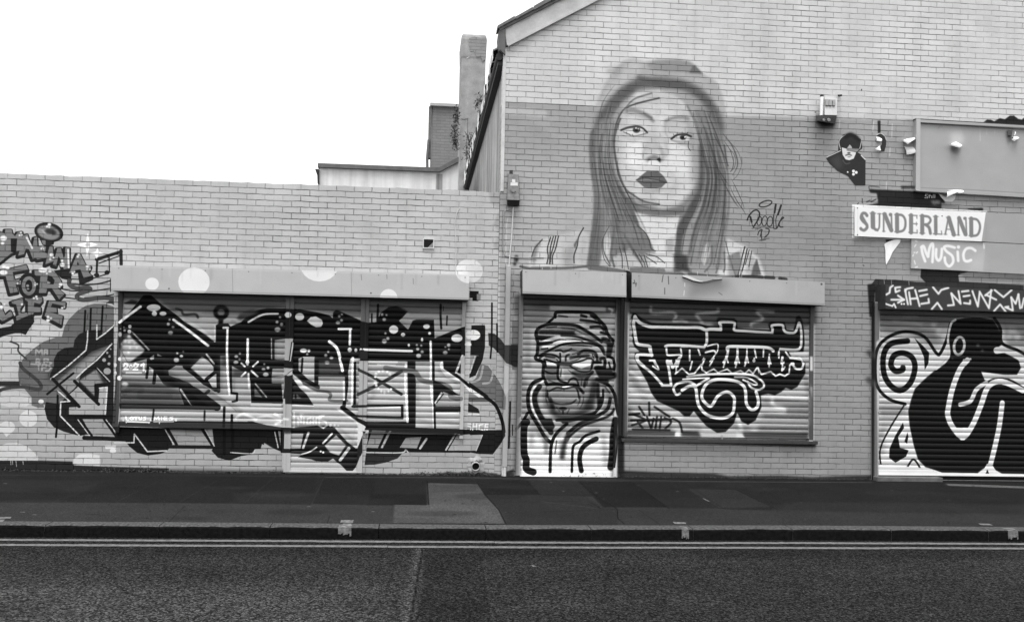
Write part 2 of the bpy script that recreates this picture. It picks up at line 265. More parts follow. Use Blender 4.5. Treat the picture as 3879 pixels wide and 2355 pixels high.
def piece_on_shutters():
    # slats of the three left curtains
    fill('s: 432,1085 1790,1128 1770,1626 1399,1614 1370,1850 1080,1850 1080,1622 430,1606', .70)
    fill('k1: 0,-40 2464,-40 k3: 2440,30 2440,260 900,330 k1: 2280,230 1700,330 800,300 600,140 100,140', .38, b=26)  # curtain tops painted darker as shade under the hood
    fill('k1: 60,-20 140,-20 100,700 80,1496 k2: 60,760 -20,760 k1: 20,1300 60,500', .24)
    # black mass of the first letters
    fill('k1: 115,395 250,245 400,62 500,62 640,185 820,310 950,420 1340,655 1340,480 1400,440 1530,440 1560,480 1700,420 1790,330 1900,265 2050,235 2290,240 2440,248 2440,640 2280,640 2260,930 2440,930 2440,1020 2300,1130 2110,1150 2115,1235 2240,1240 2260,1496 k2: 2250,450 1835,440 1820,150 1790,60 1560,-60 k1: 1560,1340 1420,1350 1200,1260 960,1050 900,1000 830,1000 740,1060 740,1130 860,1170 1010,1230 1200,1390 1320,1496 k2: 1400,500 1400,535 80,515 75,440 950,460 860,300 700,240 640,160 600,90 k1: 520,1040 450,1000 450,920 240,960 180,955 75,760 60,420', K)
    fill('k1: 200,588 420,790 390,830 225,952 180,952 100,800 108,690', .68, b=6, g=.3); fill('k1: 110,600 200,588 240,620 140,660', .35, b=20)
    fill('k1: 85,960 245,965 460,905 450,1000 480,1040 540,1120 600,1150 650,1230 720,1285 880,1290 k2: 960,450 80,450', .54, b=4); fill('k1: 85,1180 640,1230 900,1330 k2: 950,460 80,460', .30, b=30)
    stroke('k2: 150,310 250,235 370,250 375,360 750,345', 70, .26, b=4); fill('k1: 480,905 565,830 655,880 500,925', .62)
    fill('k1: 730,1065 830,1005 930,1000 960,1060 1200,1265 1350,1345 1520,1496 1310,1496 1200,1385 1010,1225 860,1168 740,1120', .54, g=.3)
    stroke('k1: 960,1010 1180,1180 1390,1330 1560,1480 k2: 1700,560 1840,680 2000,740', 74, K, sm=0); fill('k1: 560,870 870,900 830,980 720,1060 600,1130 540,1000', K)
    fill('k1: 1180,880 1330,980 1337,1080 1210,1190 1028,1030', .68, b=5, g=.3); fill('k1: 1260,1195 1370,1105 1380,1295 1320,1290', .7)
    fill('k1: 1425,870 1545,870 1548,1370 1420,1370', .6); fill('k1: 1425,860 1545,860 1545,1020 1425,1020', .25, b=30)
    fill('k2: 1235,290 1330,300 1480,400 1650,560 1840,680 2000,735 2235,760 2235,455 1835,452 1825,140 1660,130 1660,300 1550,300', .7, g=.2)
    fill('k1: 1590,1100 1800,1100 1828,1496 1660,1496 1660,1350 1560,1350', .62, b=4); fill('k1: 1570,1050 1800,1050 1800,1150 1570,1150', .2, b=30)
    stroke('k1: 1240,1180 1350,1090', 44, K); many('k1: 1400,880 1395,1100 1400,1340', 46, .06); stroke('k1: 1560,880 1565,1340', 36, .06); stroke('k1: 1560,1362 1648,1372 1645,1468 1590,1480', 30, .07, sm=0); stroke('k2: 1215,330 1270,280', 40, .08)
    fill('k1: 2150,660 2300,640 2265,932 2145,920', .58); stroke('k1: 2128,620 2132,910', 34, K); stroke('k1: 2105,640 2108,910', 14, .6); stroke('k1: 2395,700 2355,935', 20, .7); stroke('k1: 2375,690 2345,930', 16, .06)
    fill('k1: 2120,1040 2390,1042 2300,1130 2110,1142', .6); stroke('k1: 2270,1110 2390,1040', 24, .74); fill('k1: 2112,1152 2250,1162 2240,1240 2110,1230', .5, b=5)
    fill('k1: 1880,1290 1985,1425 1880,1410', .35); stroke('k1: 1890,1240 2040,1420', 18, .55); fill('k1: 2240,1170 2290,1180 2270,1300 2245,1290', .55)
    many('k1: 80,425 200,330 360,215|k1: 800,390 1010,540 1260,735', 33, .97); stroke('k1: 930,380 1140,500 1340,655', 36, .78, b=3); stroke('k1: 1352,475 1350,675', 24, .8); many('k1: 1465,497 1525,497|k1: 1520,500 1512,800 1520,1100 1545,1380', 28, .97, sm=0)
    stroke('k1: 1790,650 1786,985', 31, .98); stroke('k1: 1800,1110 1806,1300', 24, .88); stroke('k1: 1800,420 1990,322 2190,308', 26, .86, taper=0)
    many('k1: 250,560 470,790', 26, .55, sm=0); many('k1: 225,560 440,790', 26, K, sm=0); stroke('k1: 1240,850 1340,975', 22, .7); stroke('k1: 1220,860 1330,1000', 18, K)
    dots('k1', '535,230,92,46 545,308,34 660,308,46,28 218,480,23 212,548,26 85,912,26 25,992,20,26 25,1100,18,28 80,1165,32 905,875,22,18 2325,322,48,38 2450,350,40,40 1785,955,26', .88)
    dots('k1', '748,388,16 730,447,22 793,488,20,16 760,563,34,26 140,488,12 93,510,10 148,533,18 87,585,26,32 850,835,16 838,925,36,32 930,815,12 1637,880,26,20 1685,838,16 1632,955,34,22 1680,912,16 2220,357,16 2180,420,20 2240,450,22 2187,520,40,32 2010,982,14 2060,1030,20 2000,1048,26,17 2030,1118,38,28 1612,1405,17', .66, b=3)
    dots('k1', '208,618,24 155,680,16 210,690,18 120,712,18 280,710,16 220,765,18 310,763,16 200,830,18 150,1250,46,30', .9, a=.8, b=7); dots('k1', '1585,410,22 1615,420,18', .6, b=8)
    many('k1: 1705,970 1750,1010|k1: 1925,950 1860,1010|k1: 1760,1090 1705,1145|k1: 1840,1070 1920,1145', 24, .88)
    fill('k1: 830,270 1190,300 1150,370 950,380', .58, b=18); stroke(ell('k1', 1435, 290, 76, 72), 54, .05, b=6, closed=1); stroke('k1: 1435,360 1430,420', 60, .07, b=8); stroke('k1: 835,240 905,265 940,320 1090,315 1125,360', 30, .2, b=3)
    fill('k1: 1690,300 1850,245 1950,280 1700,400 1640,380', .28, b=10); fill('k1: 240,120 330,140 300,190 130,180', .2, b=8)
    many('k1: 135,1010 150,975 185,980 190,1005 140,1045 195,1045|k1: 270,1010 290,970 325,985 320,1010 265,1050 320,1050|k1: 368,1000 402,972 402,1060', 22, .97, sm=0); stroke(ell('k1', 232, 1018, 16, 24), 15, .97, closed=1); dots('k1', '436,1080,15', .92); stroke('k1: 170,1096 370,1096', 20, .92)
    many('k1: 462,900 458,1020 442,1160', 34, .05); stroke('k1: 562,760 560,1000 538,1230', 42, .05); many('k1: 568,430 566,800|k1: 680,520 678,720', 30, .06, b=4)
    stroke('k2: 860,165 1110,300 1380,500', 96, .09, sm=0); fill('k2: 80,455 950,462 1390,490 1400,535 80,516', .13)
    stroke('k2: 900,255 970,460', 54, .08, sm=0); stroke('k2: 895,265 1040,460', 26, .66, sm=0); stroke('k2: 945,290 1045,455', 26, .08, sm=0)
    fill('k2: 75,615 130,570 320,528 1390,548 1480,500 1660,560 1850,685 870,672 75,640', .68, g=.1)
    fill('k2: 70,690 850,680 1850,690 2040,735 2400,790 2400,820 60,752', .17)
    many('k2: 165,620 170,668 205,668|k2: 240,625 220,645 235,668 262,660 262,635 240,625|k2: 275,630 325,625|k2: 300,630 300,670|k2: 340,625 346,664 370,664 375,625|k2: 432,625 402,630 428,650 422,668 395,670|k2: 540,670 545,625 572,655 600,622 608,668|k2: 640,625 640,668|k2: 712,625 675,625 675,668 715,668|k2: 675,646 705,646|k2: 790,628 752,635 790,652 782,668 745,670', 13, .98, sm=0)
    many('k2: 165,690 480,700|k2: 535,692 800,690', 14, .9, sm=0); dots('k2', '130,672,14 495,672,14 832,672,16', .93); many('k2: 175,690 170,705|k2: 470,695 472,712|k2: 610,690 612,715', 10, .85, sm=0)
    many('k2: 535,530 530,600 520,665|k2: 1215,550 1212,668', 26, .12); many('k2: 1478,500 1470,755|k2: 1578,605 1575,770', 34, .06, taper=0)
    many('k2: 1630,640 1720,588 1830,625 1900,660|k2: 1920,640 2050,618 2180,650 2310,660|k2: 2150,590 2230,640|k2: 2160,722 2240,690', 32, .92, b=9); stroke('k2: 1835,468 2250,472', 22, .92, b=3)
    # overspray hazes between the letters
    for t_, w_, v_ in (('k1: 1420,900 1420,1340', 60, .3), ('k2: 1240,300 1500,420 1700,560', 50, .4), ('k1: 1600,1120 1600,1340', 40, .35), ('k1: 700,1060 860,1180 1000,1240', 60, .28), ('k1: 1040,980 1200,860', 50, .3), ('k1: 120,640 110,800', 40, .42), ('k1: 600,880 760,960', 60, .16), ('k2: 880,660 1500,670', 34, .4), ('k2: 100,430 900,440', 50, .25), ('k1: 1250,1330 1330,1300', 50, .3), ('k1: 2150,660 2150,910', 34, .34), ('k1: 2120,1130 2300,1120', 30, .36)): stroke(t_, w_, v_, a=.36, b=14, g=.5)
    # the middle door and the right window
    fill('k3: -20,250 200,250 430,290 590,330 635,370 640,290 680,258 720,270 1010,400 1120,432 1220,420 1280,292 1380,222 1480,205 1590,240 1640,275 1560,370 1520,402 1640,522 1700,400 1750,385 1985,390 1995,636 2120,580 2360,490 2400,480 2400,860 2340,1110 2110,1040 2100,945 1740,945 1000,935 1000,905 870,905 830,1150 440,1145 440,880 250,880 180,905 180,1060 90,1040 0,1000', K)
    fill('k3: 1645,290 2420,290 2360,482 2000,632 1992,400 1985,388 1750,383 1700,398 1640,520 1520,405 1580,345', .66, b=3, g=.2); fill('k3: 1180,180 2400,180 2400,290 1640,290 1500,200', .40, b=14)
    fill('k3: 250,885 392,878 390,1245 240,1110', .68, b=4); fill('k3: 188,905 215,905 212,1062 182,1062', .62); stroke('k3: 232,905 220,1085', 28, .07)
    fill('k3: 445,930 740,930 770,1010 790,1130 445,1130', .25, b=12)
    stroke('k3: 140,1085 280,1215 420,1290', 84, .08, sm=0); stroke('k3: 418,900 416,1290', 54, .07); fill('k3: 85,1170 140,1138 300,1290 430,1372 340,1345 190,1262', .86, b=6)
    stroke('k3: 250,1235 420,1325 570,1350 610,1395 590,1455 690,1470 825,1465', 38, .38); stroke('k3: 730,1095 760,1100', 34, .15, b=5)
    fill('k4: -10,60 100,110 190,238 290,330 382,475 0,455', .1); fill('k4: 105,335 150,318 215,380 105,385', .42, b=3); stroke('k4: 140,300 140,390', 26, .08); stroke('k4: 0,470 380,481', 14, .9)
    stroke('k3: 590,680 680,755 720,850 742,960 765,1065', 38, .98); stroke('k3: 765,910 812,1050 820,1250 k4: 805,330 785,480', 46, .07); stroke('k3: 783,1215 785,1450', 28, .88); stroke('k3: 903,900 900,1250 895,1496 k4: 890,425', 34, .98); stroke('k3: 932,965 926,1496 k4: 918,470', 36, .07)
    fill('k3: 950,935 985,935 960,1496 945,1496', .6); fill('k4: 930,505 1550,500 1550,630 960,610', .68); stroke('k4: 915,485 1562,478 1562,642 940,622', 36, .07, sm=0); stroke('k4: 1090,508 1535,498', 16, .9)
    stroke('k4: 765,505 930,630 1085,730', 62, .08, sm=0); fill('k4: 960,690 1075,752 960,1045 900,1000 940,800', .74); stroke('k4: 700,520 960,700 1070,765', 26, .86, b=4, sm=0)
    fill('k4: 1075,695 1640,692 1640,-10 1735,-10 1745,200 1740,770 2320,790 2400,800 2400,850 1040,800', .08); fill('k3: 1630,930 1740,930 1735,1496 1640,1496', .08)
    many('k3: 715,512 880,510|k3: 868,520 862,720', 30, .98, sm=0); dots('k3', '862,790,28,32 943,795,20,26 1010,790,16,22', .9); stroke('k3: 1050,786 1120,790 1690,808', 32, .93, taper=0); many('k3: 1115,952 1490,955', 26, .9, sm=0); stroke('k3: 1230,985 1470,992', 16, .88)
    many('k3: 1610,985 1603,1250 1625,1490|k4: 1612,330 1625,540 1632,690', 32, .98); many('k3: 1940,680 1945,1000 1942,1250 1965,1490|k4: 1955,200 1975,420 1985,765', 29, .98); stroke('k3: 1975,930 1978,1200', 36, .07); stroke('k4: 1990,420 1998,775', 30, .07)
    stroke('k3: 1340,1030 1500,1060 1720,1080 1800,1180 1900,1218 2100,1250 2200,1310 2215,1420 2340,1440', 66, .42); fill('k3: 1972,1190 2070,1230 2335,1400 2210,1385 2110,1350 2000,1496 1975,1496', .09)
    fill('k4: 2010,460 2110,330 2200,390 2340,430 2340,480', .6); fill('k4: 1985,490 2340,490 2340,560 2000,560', .1); stroke('k4: 2085,310 2005,440', 24, .82, sm=0); stroke('k4: 2110,320 2020,440', 16, .07, sm=0); stroke('k4: 2020,575 2330,572', 22, .86)
    fill('k3: 2110,945 2360,870 2330,1000 2280,1100 2464,1250 2464,1330 2330,1190 2115,1045', .08); fill('k3: 2080,945 2106,945 2112,1040 2330,1192 2464,1305 2464,1352 2330,1214 2150,1150 2080,1062 2058,990', .93); stroke('k3: 2365,870 2280,1090', 30, .75); stroke('k3: 2385,880 2310,1090', 18, .07)
    stroke('k3: 990,1055 1100,1112 1300,1230 1550,1380', 40, .17); stroke('k3: 980,1380 1250,1250 1550,1078', 44, .17)
    dots('k3', '1250,1078,18 1303,1068,18 1362,1083,16 1397,1117,22 1212,1113,22 1203,1148,16 1202,1215,22 1215,1265,18,24 1246,1303,14 1412,1313,15 1282,1345,14,22 1325,1360,18,22 1378,1345,14,20', .92, b=4)
    dots('k3', '40,325,46,38 193,350,60,50 245,800,48,28 316,803,20 1447,520,62,56 1572,588,30,26 1885,480,44,32 1926,570,20 1826,655,16,28 1650,728,16,20 2290,635,74,54 2450,590,44,54 2440,718,44,34', .88); fill('k3: 290,405 340,355 410,345 490,390 505,440 480,485 410,490 340,450', .88)
    dots('k3', '705,428,30,24 752,398,20 722,343,18 757,320,14 295,848,16 575,815,16 542,865,22 618,897,26,20 560,960,32,24 1293,320,18 1352,327,14 1322,385,24 1338,570,16 1323,675,34,32 1370,640,22 1756,725,15 1815,733,15 1768,778,22 1827,818,22 1780,868,34,30 2180,728,24 2137,755,14 2183,780,14 2135,828,32,26', .66, b=3)
    many('k3: 1240,190 1232,400 1235,620|k3: 2075,190 2073,340 2082,505', 30, .06); many('k3: 1157,310 1155,470|k3: 2160,340 2155,460', 20, .08); stroke('k3: 2110,210 2110,270', 10, .1)
    # lower part of the middle door
    fill('k4: -60,765 100,772 430,742 600,742 660,770 830,960 950,1052 1030,830 1030,1100 940,1300 900,1345 820,1345 740,1262 690,1230 640,1180 570,1222 420,1218 350,1192 170,1162 230,1122 -60,1105', .09)
    fill('k4: 70,850 250,850 215,1048 70,1052', .62, g=.2); stroke('k4: 262,850 225,1045', 34, .07); stroke('k4: 312,838 240,1038', 30, .74); fill('k4: 680,870 812,1002 720,1142 600,1102 528,1010', .7, b=4, g=.2); stroke('k4: 625,850 505,978', 24, .84, sm=0); stroke('k4: 650,860 530,990', 20, .07, sm=0); stroke('k4: 850,1045 735,1200', 40, .76); stroke('k4: 815,1040 710,1180', 26, .07)
    stroke('k4: 220,1125 330,1090 420,1030', 18, .82); dots('k4', '475,1085,14 508,1100,14', .85); fill('k4: 1000,1150 1020,1160 1010,1350 945,1350 950,1290', .66)
    many('k4: 120,570 120,760|k4: 175,740 170,640 215,700 215,610|k4: 250,640 250,720|k4: 345,640 300,650 290,720 340,715 340,680|k4: 375,640 375,720|k4: 415,640 415,720|k4: 375,680 415,680|k4: 430,640 480,640|k4: 455,640 455,720|k4: 520,610 460,620 450,660 540,690 560,740 510,775 450,740', 20, .92, b=5, sm=0); dots('k4', '605,740,20 660,740,16 710,745,13', .92, b=4); stroke('k4: 200,590 240,590', 18, .9, b=8)
def mullions():
    fill('k1: 2285,100 2420,105 2418,248 2285,242', .44); fill('k1: 2280,640 2395,640 2350,935 2262,932', .62); fill('k1: 2262,930 2410,935 2408,1020 2262,1020', .06); fill('k1: 2270,1030 2380,1040 2290,1130 2262,1130', .64); fill('k1: 2290,1150 2390,1120 2380,1440 2262,1440', .10); fill('k2: 2240,455 2375,460 2372,755 2236,750', .66); fill('k2: 2278,830 2364,832 2358,1052 2272,1050', .64); fill('k2: 2270,1108 2356,1108 2346,1370 2264,1370', .66); fill('k2: 2278,818 2364,818 2364,850 2278,850', .2, b=6)
    stroke('k1: 2352,110 2345,600', 5, .2, sm=0); stroke('k2: 2300,460 2296,750', 5, .4, sm=0); stroke('k1: 2395,700 2355,935', 18, .72); stroke('k1: 2375,690 2345,930', 14, .06); stroke('k2: 2240,650 2330,660', 26, .9, b=8)
    fill('k3: 1012,120 1125,120 1120,430 1010,410', .42); fill('k3: 1000,935 1105,940 1095,1496 975,1496', .64); fill('k4: 990,0 1095,0 1085,690 965,640 980,300', .64); stroke('k4: 1045,-200 1035,690', 5, .3, sm=0); stroke('k3: 1075,130 1065,780', 5, .2, sm=0); stroke('k4: 900,488 1085,484', 32, .09); stroke('k4: 900,615 1085,620', 30, .12); fill('k4: 970,640 1090,720 1090,760 960,690', .07); fill('k4: 960,695 1075,757 965,1045 955,1040', .80); fill('k4: 1000,1150 1018,1160 1012,1352 945,1352 950,1290', .66); stroke('k3: 985,1060 1100,1112', 38, .18); stroke('k3: 970,1385 1095,1325', 40, .18); fill('k3: 1000,790 1110,790 1105,935 1000,935', .10); fill('k3: 1050,770 1110,775 1110,805 1050,800', .92)
    fill('k3: 2365,165 2420,165 2410,480 2360,485', .60); fill('k3: 2345,900 2400,860 2390,1110 2342,1110', .62); fill('k4: 2335,140 2385,180 2375,360 2330,360', .64); fill('k4: 2322,565 2365,568 2360,775 2318,775', .68)
    stroke('k4: 1090,835 2370,872', 7, .35, sm=0)
def hazes():
    for t_, w_, v_ in (('k3: 460,1160 780,1160', 60, .3), ('k4: 400,250 760,290', 60, .4), ('k4: 120,500 360,500', 30, .5), ('k4: 90,720 560,735', 36, .38), ('k3: 250,900 390,900', 40, .4), ('k3: 1110,1040 1600,1040', 60, .36), ('k3: 1110,1120 1180,1400 k4: 1110,400', 50, .46), ('k4: 1100,640 1540,640', 30, .4), ('k3: 1750,960 1930,960', 60, .34), ('k3: 1760,1100 1770,1496', 36, .44), ('k4: 1760,650 1970,740', 60, .5), ('k3: 2060,1060 2300,1230', 60, .36), ('k4: 2010,650 2330,740', 50, .5), ('k3: 1680,300 2350,300', 60, .44), ('k4: 720,780 950,980', 36, .4), ('k4: 620,1000 800,1010', 60, .5), ('k3: 1560,420 1640,480', 40, .4), ('k4: 100,1260 720,1262', 40, .5), ('k3: 20,1150 90,1230', 40, .2)): stroke(t_, w_, v_, a=.34, b=16, g=.5)
umkina(); piece_on_brick(); piece_on_shutters(); hazes(); mullions()

def turban():
    fill('s: 1955,1100 2350,1110 2345,1815 1950,1815', .66)
    fill('t1: 60,-20 2200,20 2200,330 1750,380 800,300 60,420', .26, b=50); fill('t1: 200,200 800,300 700,560 200,700', .5, b=60); fill('t1: 0,500 210,500 200,1500 0,1500', .42)  # dark spray ground at the top, darkened further as painted hood shade
    fill('t1: 2110,300 2190,300 2190,1500 2100,1500', .42); fill('t2: 60,0 125,0 110,650 50,700', .36); fill('t2: 60,680 110,660 95,1420 30,1420', .62, b=8); fill('t2: 1295,0 1350,0 1340,640 1300,500', .42); fill('t2: 1285,560 1310,520 1340,640 1320,1420 1275,1420', .8, b=3)
    fill('t2: 130,880 1250,880 1240,1410 110,1410', .90, b=16); fill('t1: 760,200 1900,230 1900,320 760,310', .62, b=20); stroke('t1: 1960,260 2030,290 2010,350', 40, .7, b=12)
    fill('t1: 900,360 1500,350 1750,500 1900,760 1700,800 1300,590 900,560 740,560', .74, b=10); fill('t1: 560,650 1000,610 1400,680 1850,960 1750,1000 1200,800 700,800 540,780', .6, b=30); fill('t1: 600,900 1000,800 1250,820 1650,960 1100,960 600,1100', .86, b=12); fill('t1: 560,1180 1100,980 1700,1000 1850,1200 1700,1450 600,1400', .64, b=30, g=.4)
    # grey modelling of face, cloth and coat
    fill('t1: 640,1420 1640,1420 t2: 1040,130 1020,480 900,620 640,640 500,560 440,300 400,150', .50, b=14, g=.5); fill('t2: 600,10 720,20 760,160 690,230 600,190', .60, b=14); stroke('t2: 620,40 640,180', 40, .72, b=12); fill('t2: 420,20 560,20 570,180 420,190', .36, b=14); fill('t2: 780,60 1000,60 930,200 850,240 760,160', .36, b=16); fill('t2: 470,300 820,290 830,430 620,490 480,440', .56, b=12)
    for t_, w_, v_ in (('t1: 600,1150 1000,1060 1500,1060', 90, .42), ('t1: 700,1240 900,1260', 70, .34), ('t1: 1200,1180 1500,1160', 80, .4), ('t1: 560,1000 540,1180', 80, .42), ('t1: 1000,640 1400,720 1700,900', 70, .40), ('t1: 900,450 1400,470', 50, .56), ('t1: 1500,560 1800,640', 60, .46), ('t2: 300,380 320,600 460,800', 60, .30), ('t2: 1140,260 1240,420 1180,560', 70, .34), ('t2: 230,640 350,860 440,980', 60, .42), ('t2: 560,880 700,760 900,700', 60, .38), ('t2: 760,940 900,880 1080,820', 50, .42), ('t2: 250,760 240,1000', 60, .55), ('t2: 620,980 640,1160', 60, .46), ('t2: 980,760 1200,700', 60, .5), ('t2: 1150,900 1180,1250', 60, .6), ('t2: 410,300 420,520', 60, .34), ('t2: 150,200 160,600', 70, .48), ('t2: 1240,200 1280,300', 40, .5), ('t1: 300,700 320,1400', 130, .50), ('t1: 2050,700 2060,1200', 70, .44)): stroke(t_, w_, v_, a=.75, b=24, g=.6)
    for t_ in ('t1: 1000,1110 1180,1090 1300,1095', 't1: 640,1150 780,1110', 't1: 1220,1180 1330,1150', 't1: 1420,1160 1620,1160 1680,1230', 't1: 1180,1330 1300,1300 1400,1250', 't1: 1620,1180 1660,1280', 't1: 900,1290 940,1330', 't2: 620,60 610,150', 't2: 700,60 760,110 860,160 980,140', 't2: 880,180 870,260', 't2: 960,150 940,260', 't2: 460,200 540,225', 't2: 660,340 720,345 780,340', 't2: 520,330 620,320', 't2: 540,430 720,440', 't2: 430,260 425,420 450,520', 't2: 860,390 850,460 820,520', 't2: 900,400 890,480 850,560', 't2: 1000,280 980,420 930,520', 't2: 560,540 600,590', 't2: 720,560 690,620', 't1: 1000,660 1250,680 1420,760', 't1: 700,640 900,625', 't1: 1080,860 1300,880 1480,940', 't1: 1100,1010 1400,1000 1620,1040', 't1: 620,860 760,840', 't2: 1170,280 1230,360', 't2: 1060,300 1070,420', 't2: 1180,600 1020,700 900,740', 't2: 300,640 380,780', 't2: 760,860 700,960', 't2: 560,960 540,1120'): stroke(t_, 22 if t_[1] == '1' else 14, .11, a=.85, b=2, taper=2)
    k = .05
    stroke('t1: 870,430 880,352 960,330 1300,330 1600,350 1750,480 1880,620 1920,740 1990,850 2040,905 2015,1010 1975,1130', 68, k, g=.5); stroke('t1: 870,420 700,572', 52, k)
    stroke('t1: 480,800 490,720 560,640 720,582 1000,575 1280,600 1430,670 1640,800 1810,930', 66, k, g=.5); stroke('t1: 490,760 500,880 522,960 505,1180 470,1240 500,1290 600,1325 660,1410', 66, k, g=.5)
    stroke('t1: 560,730 900,735 1250,750', 90, .13, b=24, g=.6); fill('t1: 500,795 700,810 870,815 700,870 600,912 510,890', .09, b=6); stroke('t1: 1000,800 1250,815 1500,885 1720,970', 52, .1, b=5)
    stroke('t1: 560,960 800,930 960,890 1090,895', 52, .09, taper=1); stroke('t1: 560,985 700,965 800,940', 60, .09, b=5); stroke('t1: 600,1075 720,1062', 34, .1, taper=1)
    stroke('t1: 545,1215 700,1130 900,1030 1080,970 1400,950 1650,975 1780,1040 1860,1170', 48, k, g=.5); stroke('t1: 880,1110 980,1097 1048,1140 1200,1072', 34, .13, b=4)
    many('t1: 1390,490 1650,520 1780,560|t1: 1590,632 1780,622 1860,690', 58, .09, b=6); many('t1: 1400,395 1500,425|t1: 1800,740 1900,765|t1: 1600,400 1700,470', 56, .1, b=8)
    stroke('t1: 1850,890 1960,940 1975,1080 1950,1190', 120, .1, b=12); stroke('t1: 1700,960 1830,1040 1870,1190', 40, .12, b=6); many('t1: 1850,920 1930,900|t1: 1990,880 2010,940', 16, .5, b=4); stroke('t1: 940,400 1120,425', 30, .2, b=6); stroke('t1: 1280,740 1460,810', 30, .75, b=10)
    # face
    stroke('t1: 1340,1180 1450,1108 1620,1115 1700,1180 1725,1310', 56, .09, b=3); stroke('t1: 1085,1310 1092,1220 1150,1190', 40, .1, b=3); stroke('t1: 1180,1265 1350,1230 1550,1205', 54, .16, b=10)
    fill('t1: 1200,1392 1450,1312 1600,1295 1590,1400 1400,1475', .92, b=4); stroke('t1: 1090,1395 1400,1318 1540,1268 1640,1305 1615,1450', 36, .07)
    stroke('t1: 560,1262 680,1185 860,1200 960,1265', 40, .1); stroke('t1: 680,1230 860,1252', 32, .17, b=3); fill('t1: 690,1290 920,1372 900,1412 690,1392', .92, b=3); stroke('t1: 690,1290 860,1345 970,1370', 44, .07); stroke('t1: 655,1290 680,1425', 50, k); stroke('t1: 970,1165 975,1300 935,1460', 40, .09); stroke('t1: 920,1370 1180,1390', 70, .15, b=10)
    stroke('t1: 1790,1280 1850,1262 1882,1330 1860,1496', 66, k); stroke('t1: 1940,1230 2040,1272 2072,1400 2060,1496', 58, k); stroke('t1: 1640,1345 1790,1345', 60, .09, b=4); stroke('t1: 1700,1460 1860,1460', 90, .09, b=6); stroke('t1: 1960,1350 1985,1460', 42, .09)
    stroke('t2: 400,-10 388,120 402,180 435,245', 42, k); stroke('t2: 420,85 480,112 555,110', 24, .1); stroke('t2: 420,40 560,45', 26, .25, b=8); stroke('t2: 582,-10 573,140 600,200 690,236', 32, k); stroke('t2: 700,232 740,182 790,175 822,212 838,275', 24, .1)
    stroke('t2: 730,20 850,85 980,82 1000,0', 20, .09); stroke('t2: 760,102 870,142 1010,112', 22, .14, b=3); stroke('t2: 1015,90 930,190 908,275', 36, .12, b=4); stroke('t2: 1085,60 1150,150 1275,135', 90, k, b=6); stroke('t2: 1070,190 1190,215', 60, .1, b=6); fill('t2: 1100,60 1270,40 1260,170 1090,200', .1, b=6)
    stroke('t2: 440,255 560,242 660,262 800,260 895,355', 36, k, b=2); stroke('t2: 640,287 755,275', 22, .95); stroke('t2: 470,335 560,292 660,302 800,290 845,425', 24, .09); stroke('t2: 448,400 490,470 600,500 740,490 805,440', 22, .09); stroke('t2: 445,330 445,410', 26, .1); stroke('t2: 650,300 655,350', 20, .1)
    fill('t2: 500,330 800,310 820,440 600,480 490,440', .52, b=20); dots('t2', '640,555,52,24', .09, b=5); stroke('t2: 640,570 640,620', 22, .12)
    stroke('t2: 480,480 510,580 600,650 800,640 1000,530', 84, .2, b=26); stroke('t2: 1040,230 1020,400 950,510', 96, .16, b=24); stroke('t2: 480,430 520,560', 40, .1, b=8); stroke('t2: 1080,250 1090,520', 40, .09, b=8)
    # collar and coat
    stroke('t2: 385,180 270,230 210,330 200,470 230,600 330,770 420,920 490,985', 48, k); stroke('t2: 390,208 265,310 245,420 270,580 370,740 480,872', 24, .92, b=2); stroke('t2: 345,275 290,370 285,470 330,600 400,720 490,855', 66, .08, b=3); fill('t2: 330,680 500,680 540,780 480,870 400,800', .1, b=5)
    stroke('t2: 560,700 800,692 1000,640 1085,545 1120,420', 36, k); fill('t2: 570,680 750,670 1000,600 1050,560 950,660 760,720 640,745', .1, b=4)
    stroke('t2: 1100,205 1220,265 1290,380 1310,500 1335,625', 42, k); stroke('t2: 1145,320 1140,450 1090,560 950,660', 32, .09); stroke('t2: 1235,430 1200,560 1080,640 850,745 700,865', 44, .09); stroke('t2: 1285,560 1200,655 900,765 740,885 675,935', 34, .12, b=5)
    stroke('t2: 690,745 580,842 520,930 490,1040 482,1180 478,1345', 42, k); stroke('t2: 705,880 660,1000 628,1165', 56, .2, b=14); stroke('t2: 1095,838 930,892 850,970 780,1012 760,1100 752,1345', 34, k); stroke('t2: 1060,935 935,1000 870,1080 850,1200 872,1335', 62, k)
    stroke('t2: 195,610 130,720 55,810', 36, k); stroke('t2: 185,725 150,800 150,1100 178,1200 180,1310 265,1352', 88, .07); stroke('t2: 1300,700 1270,900 1262,1100 1240,1290', 84, .07, b=2); stroke('t2: 1310,720 1320,1000 1290,1290', 20, .08); stroke('t2: 425,900 430,1100', 40, .4, b=20)

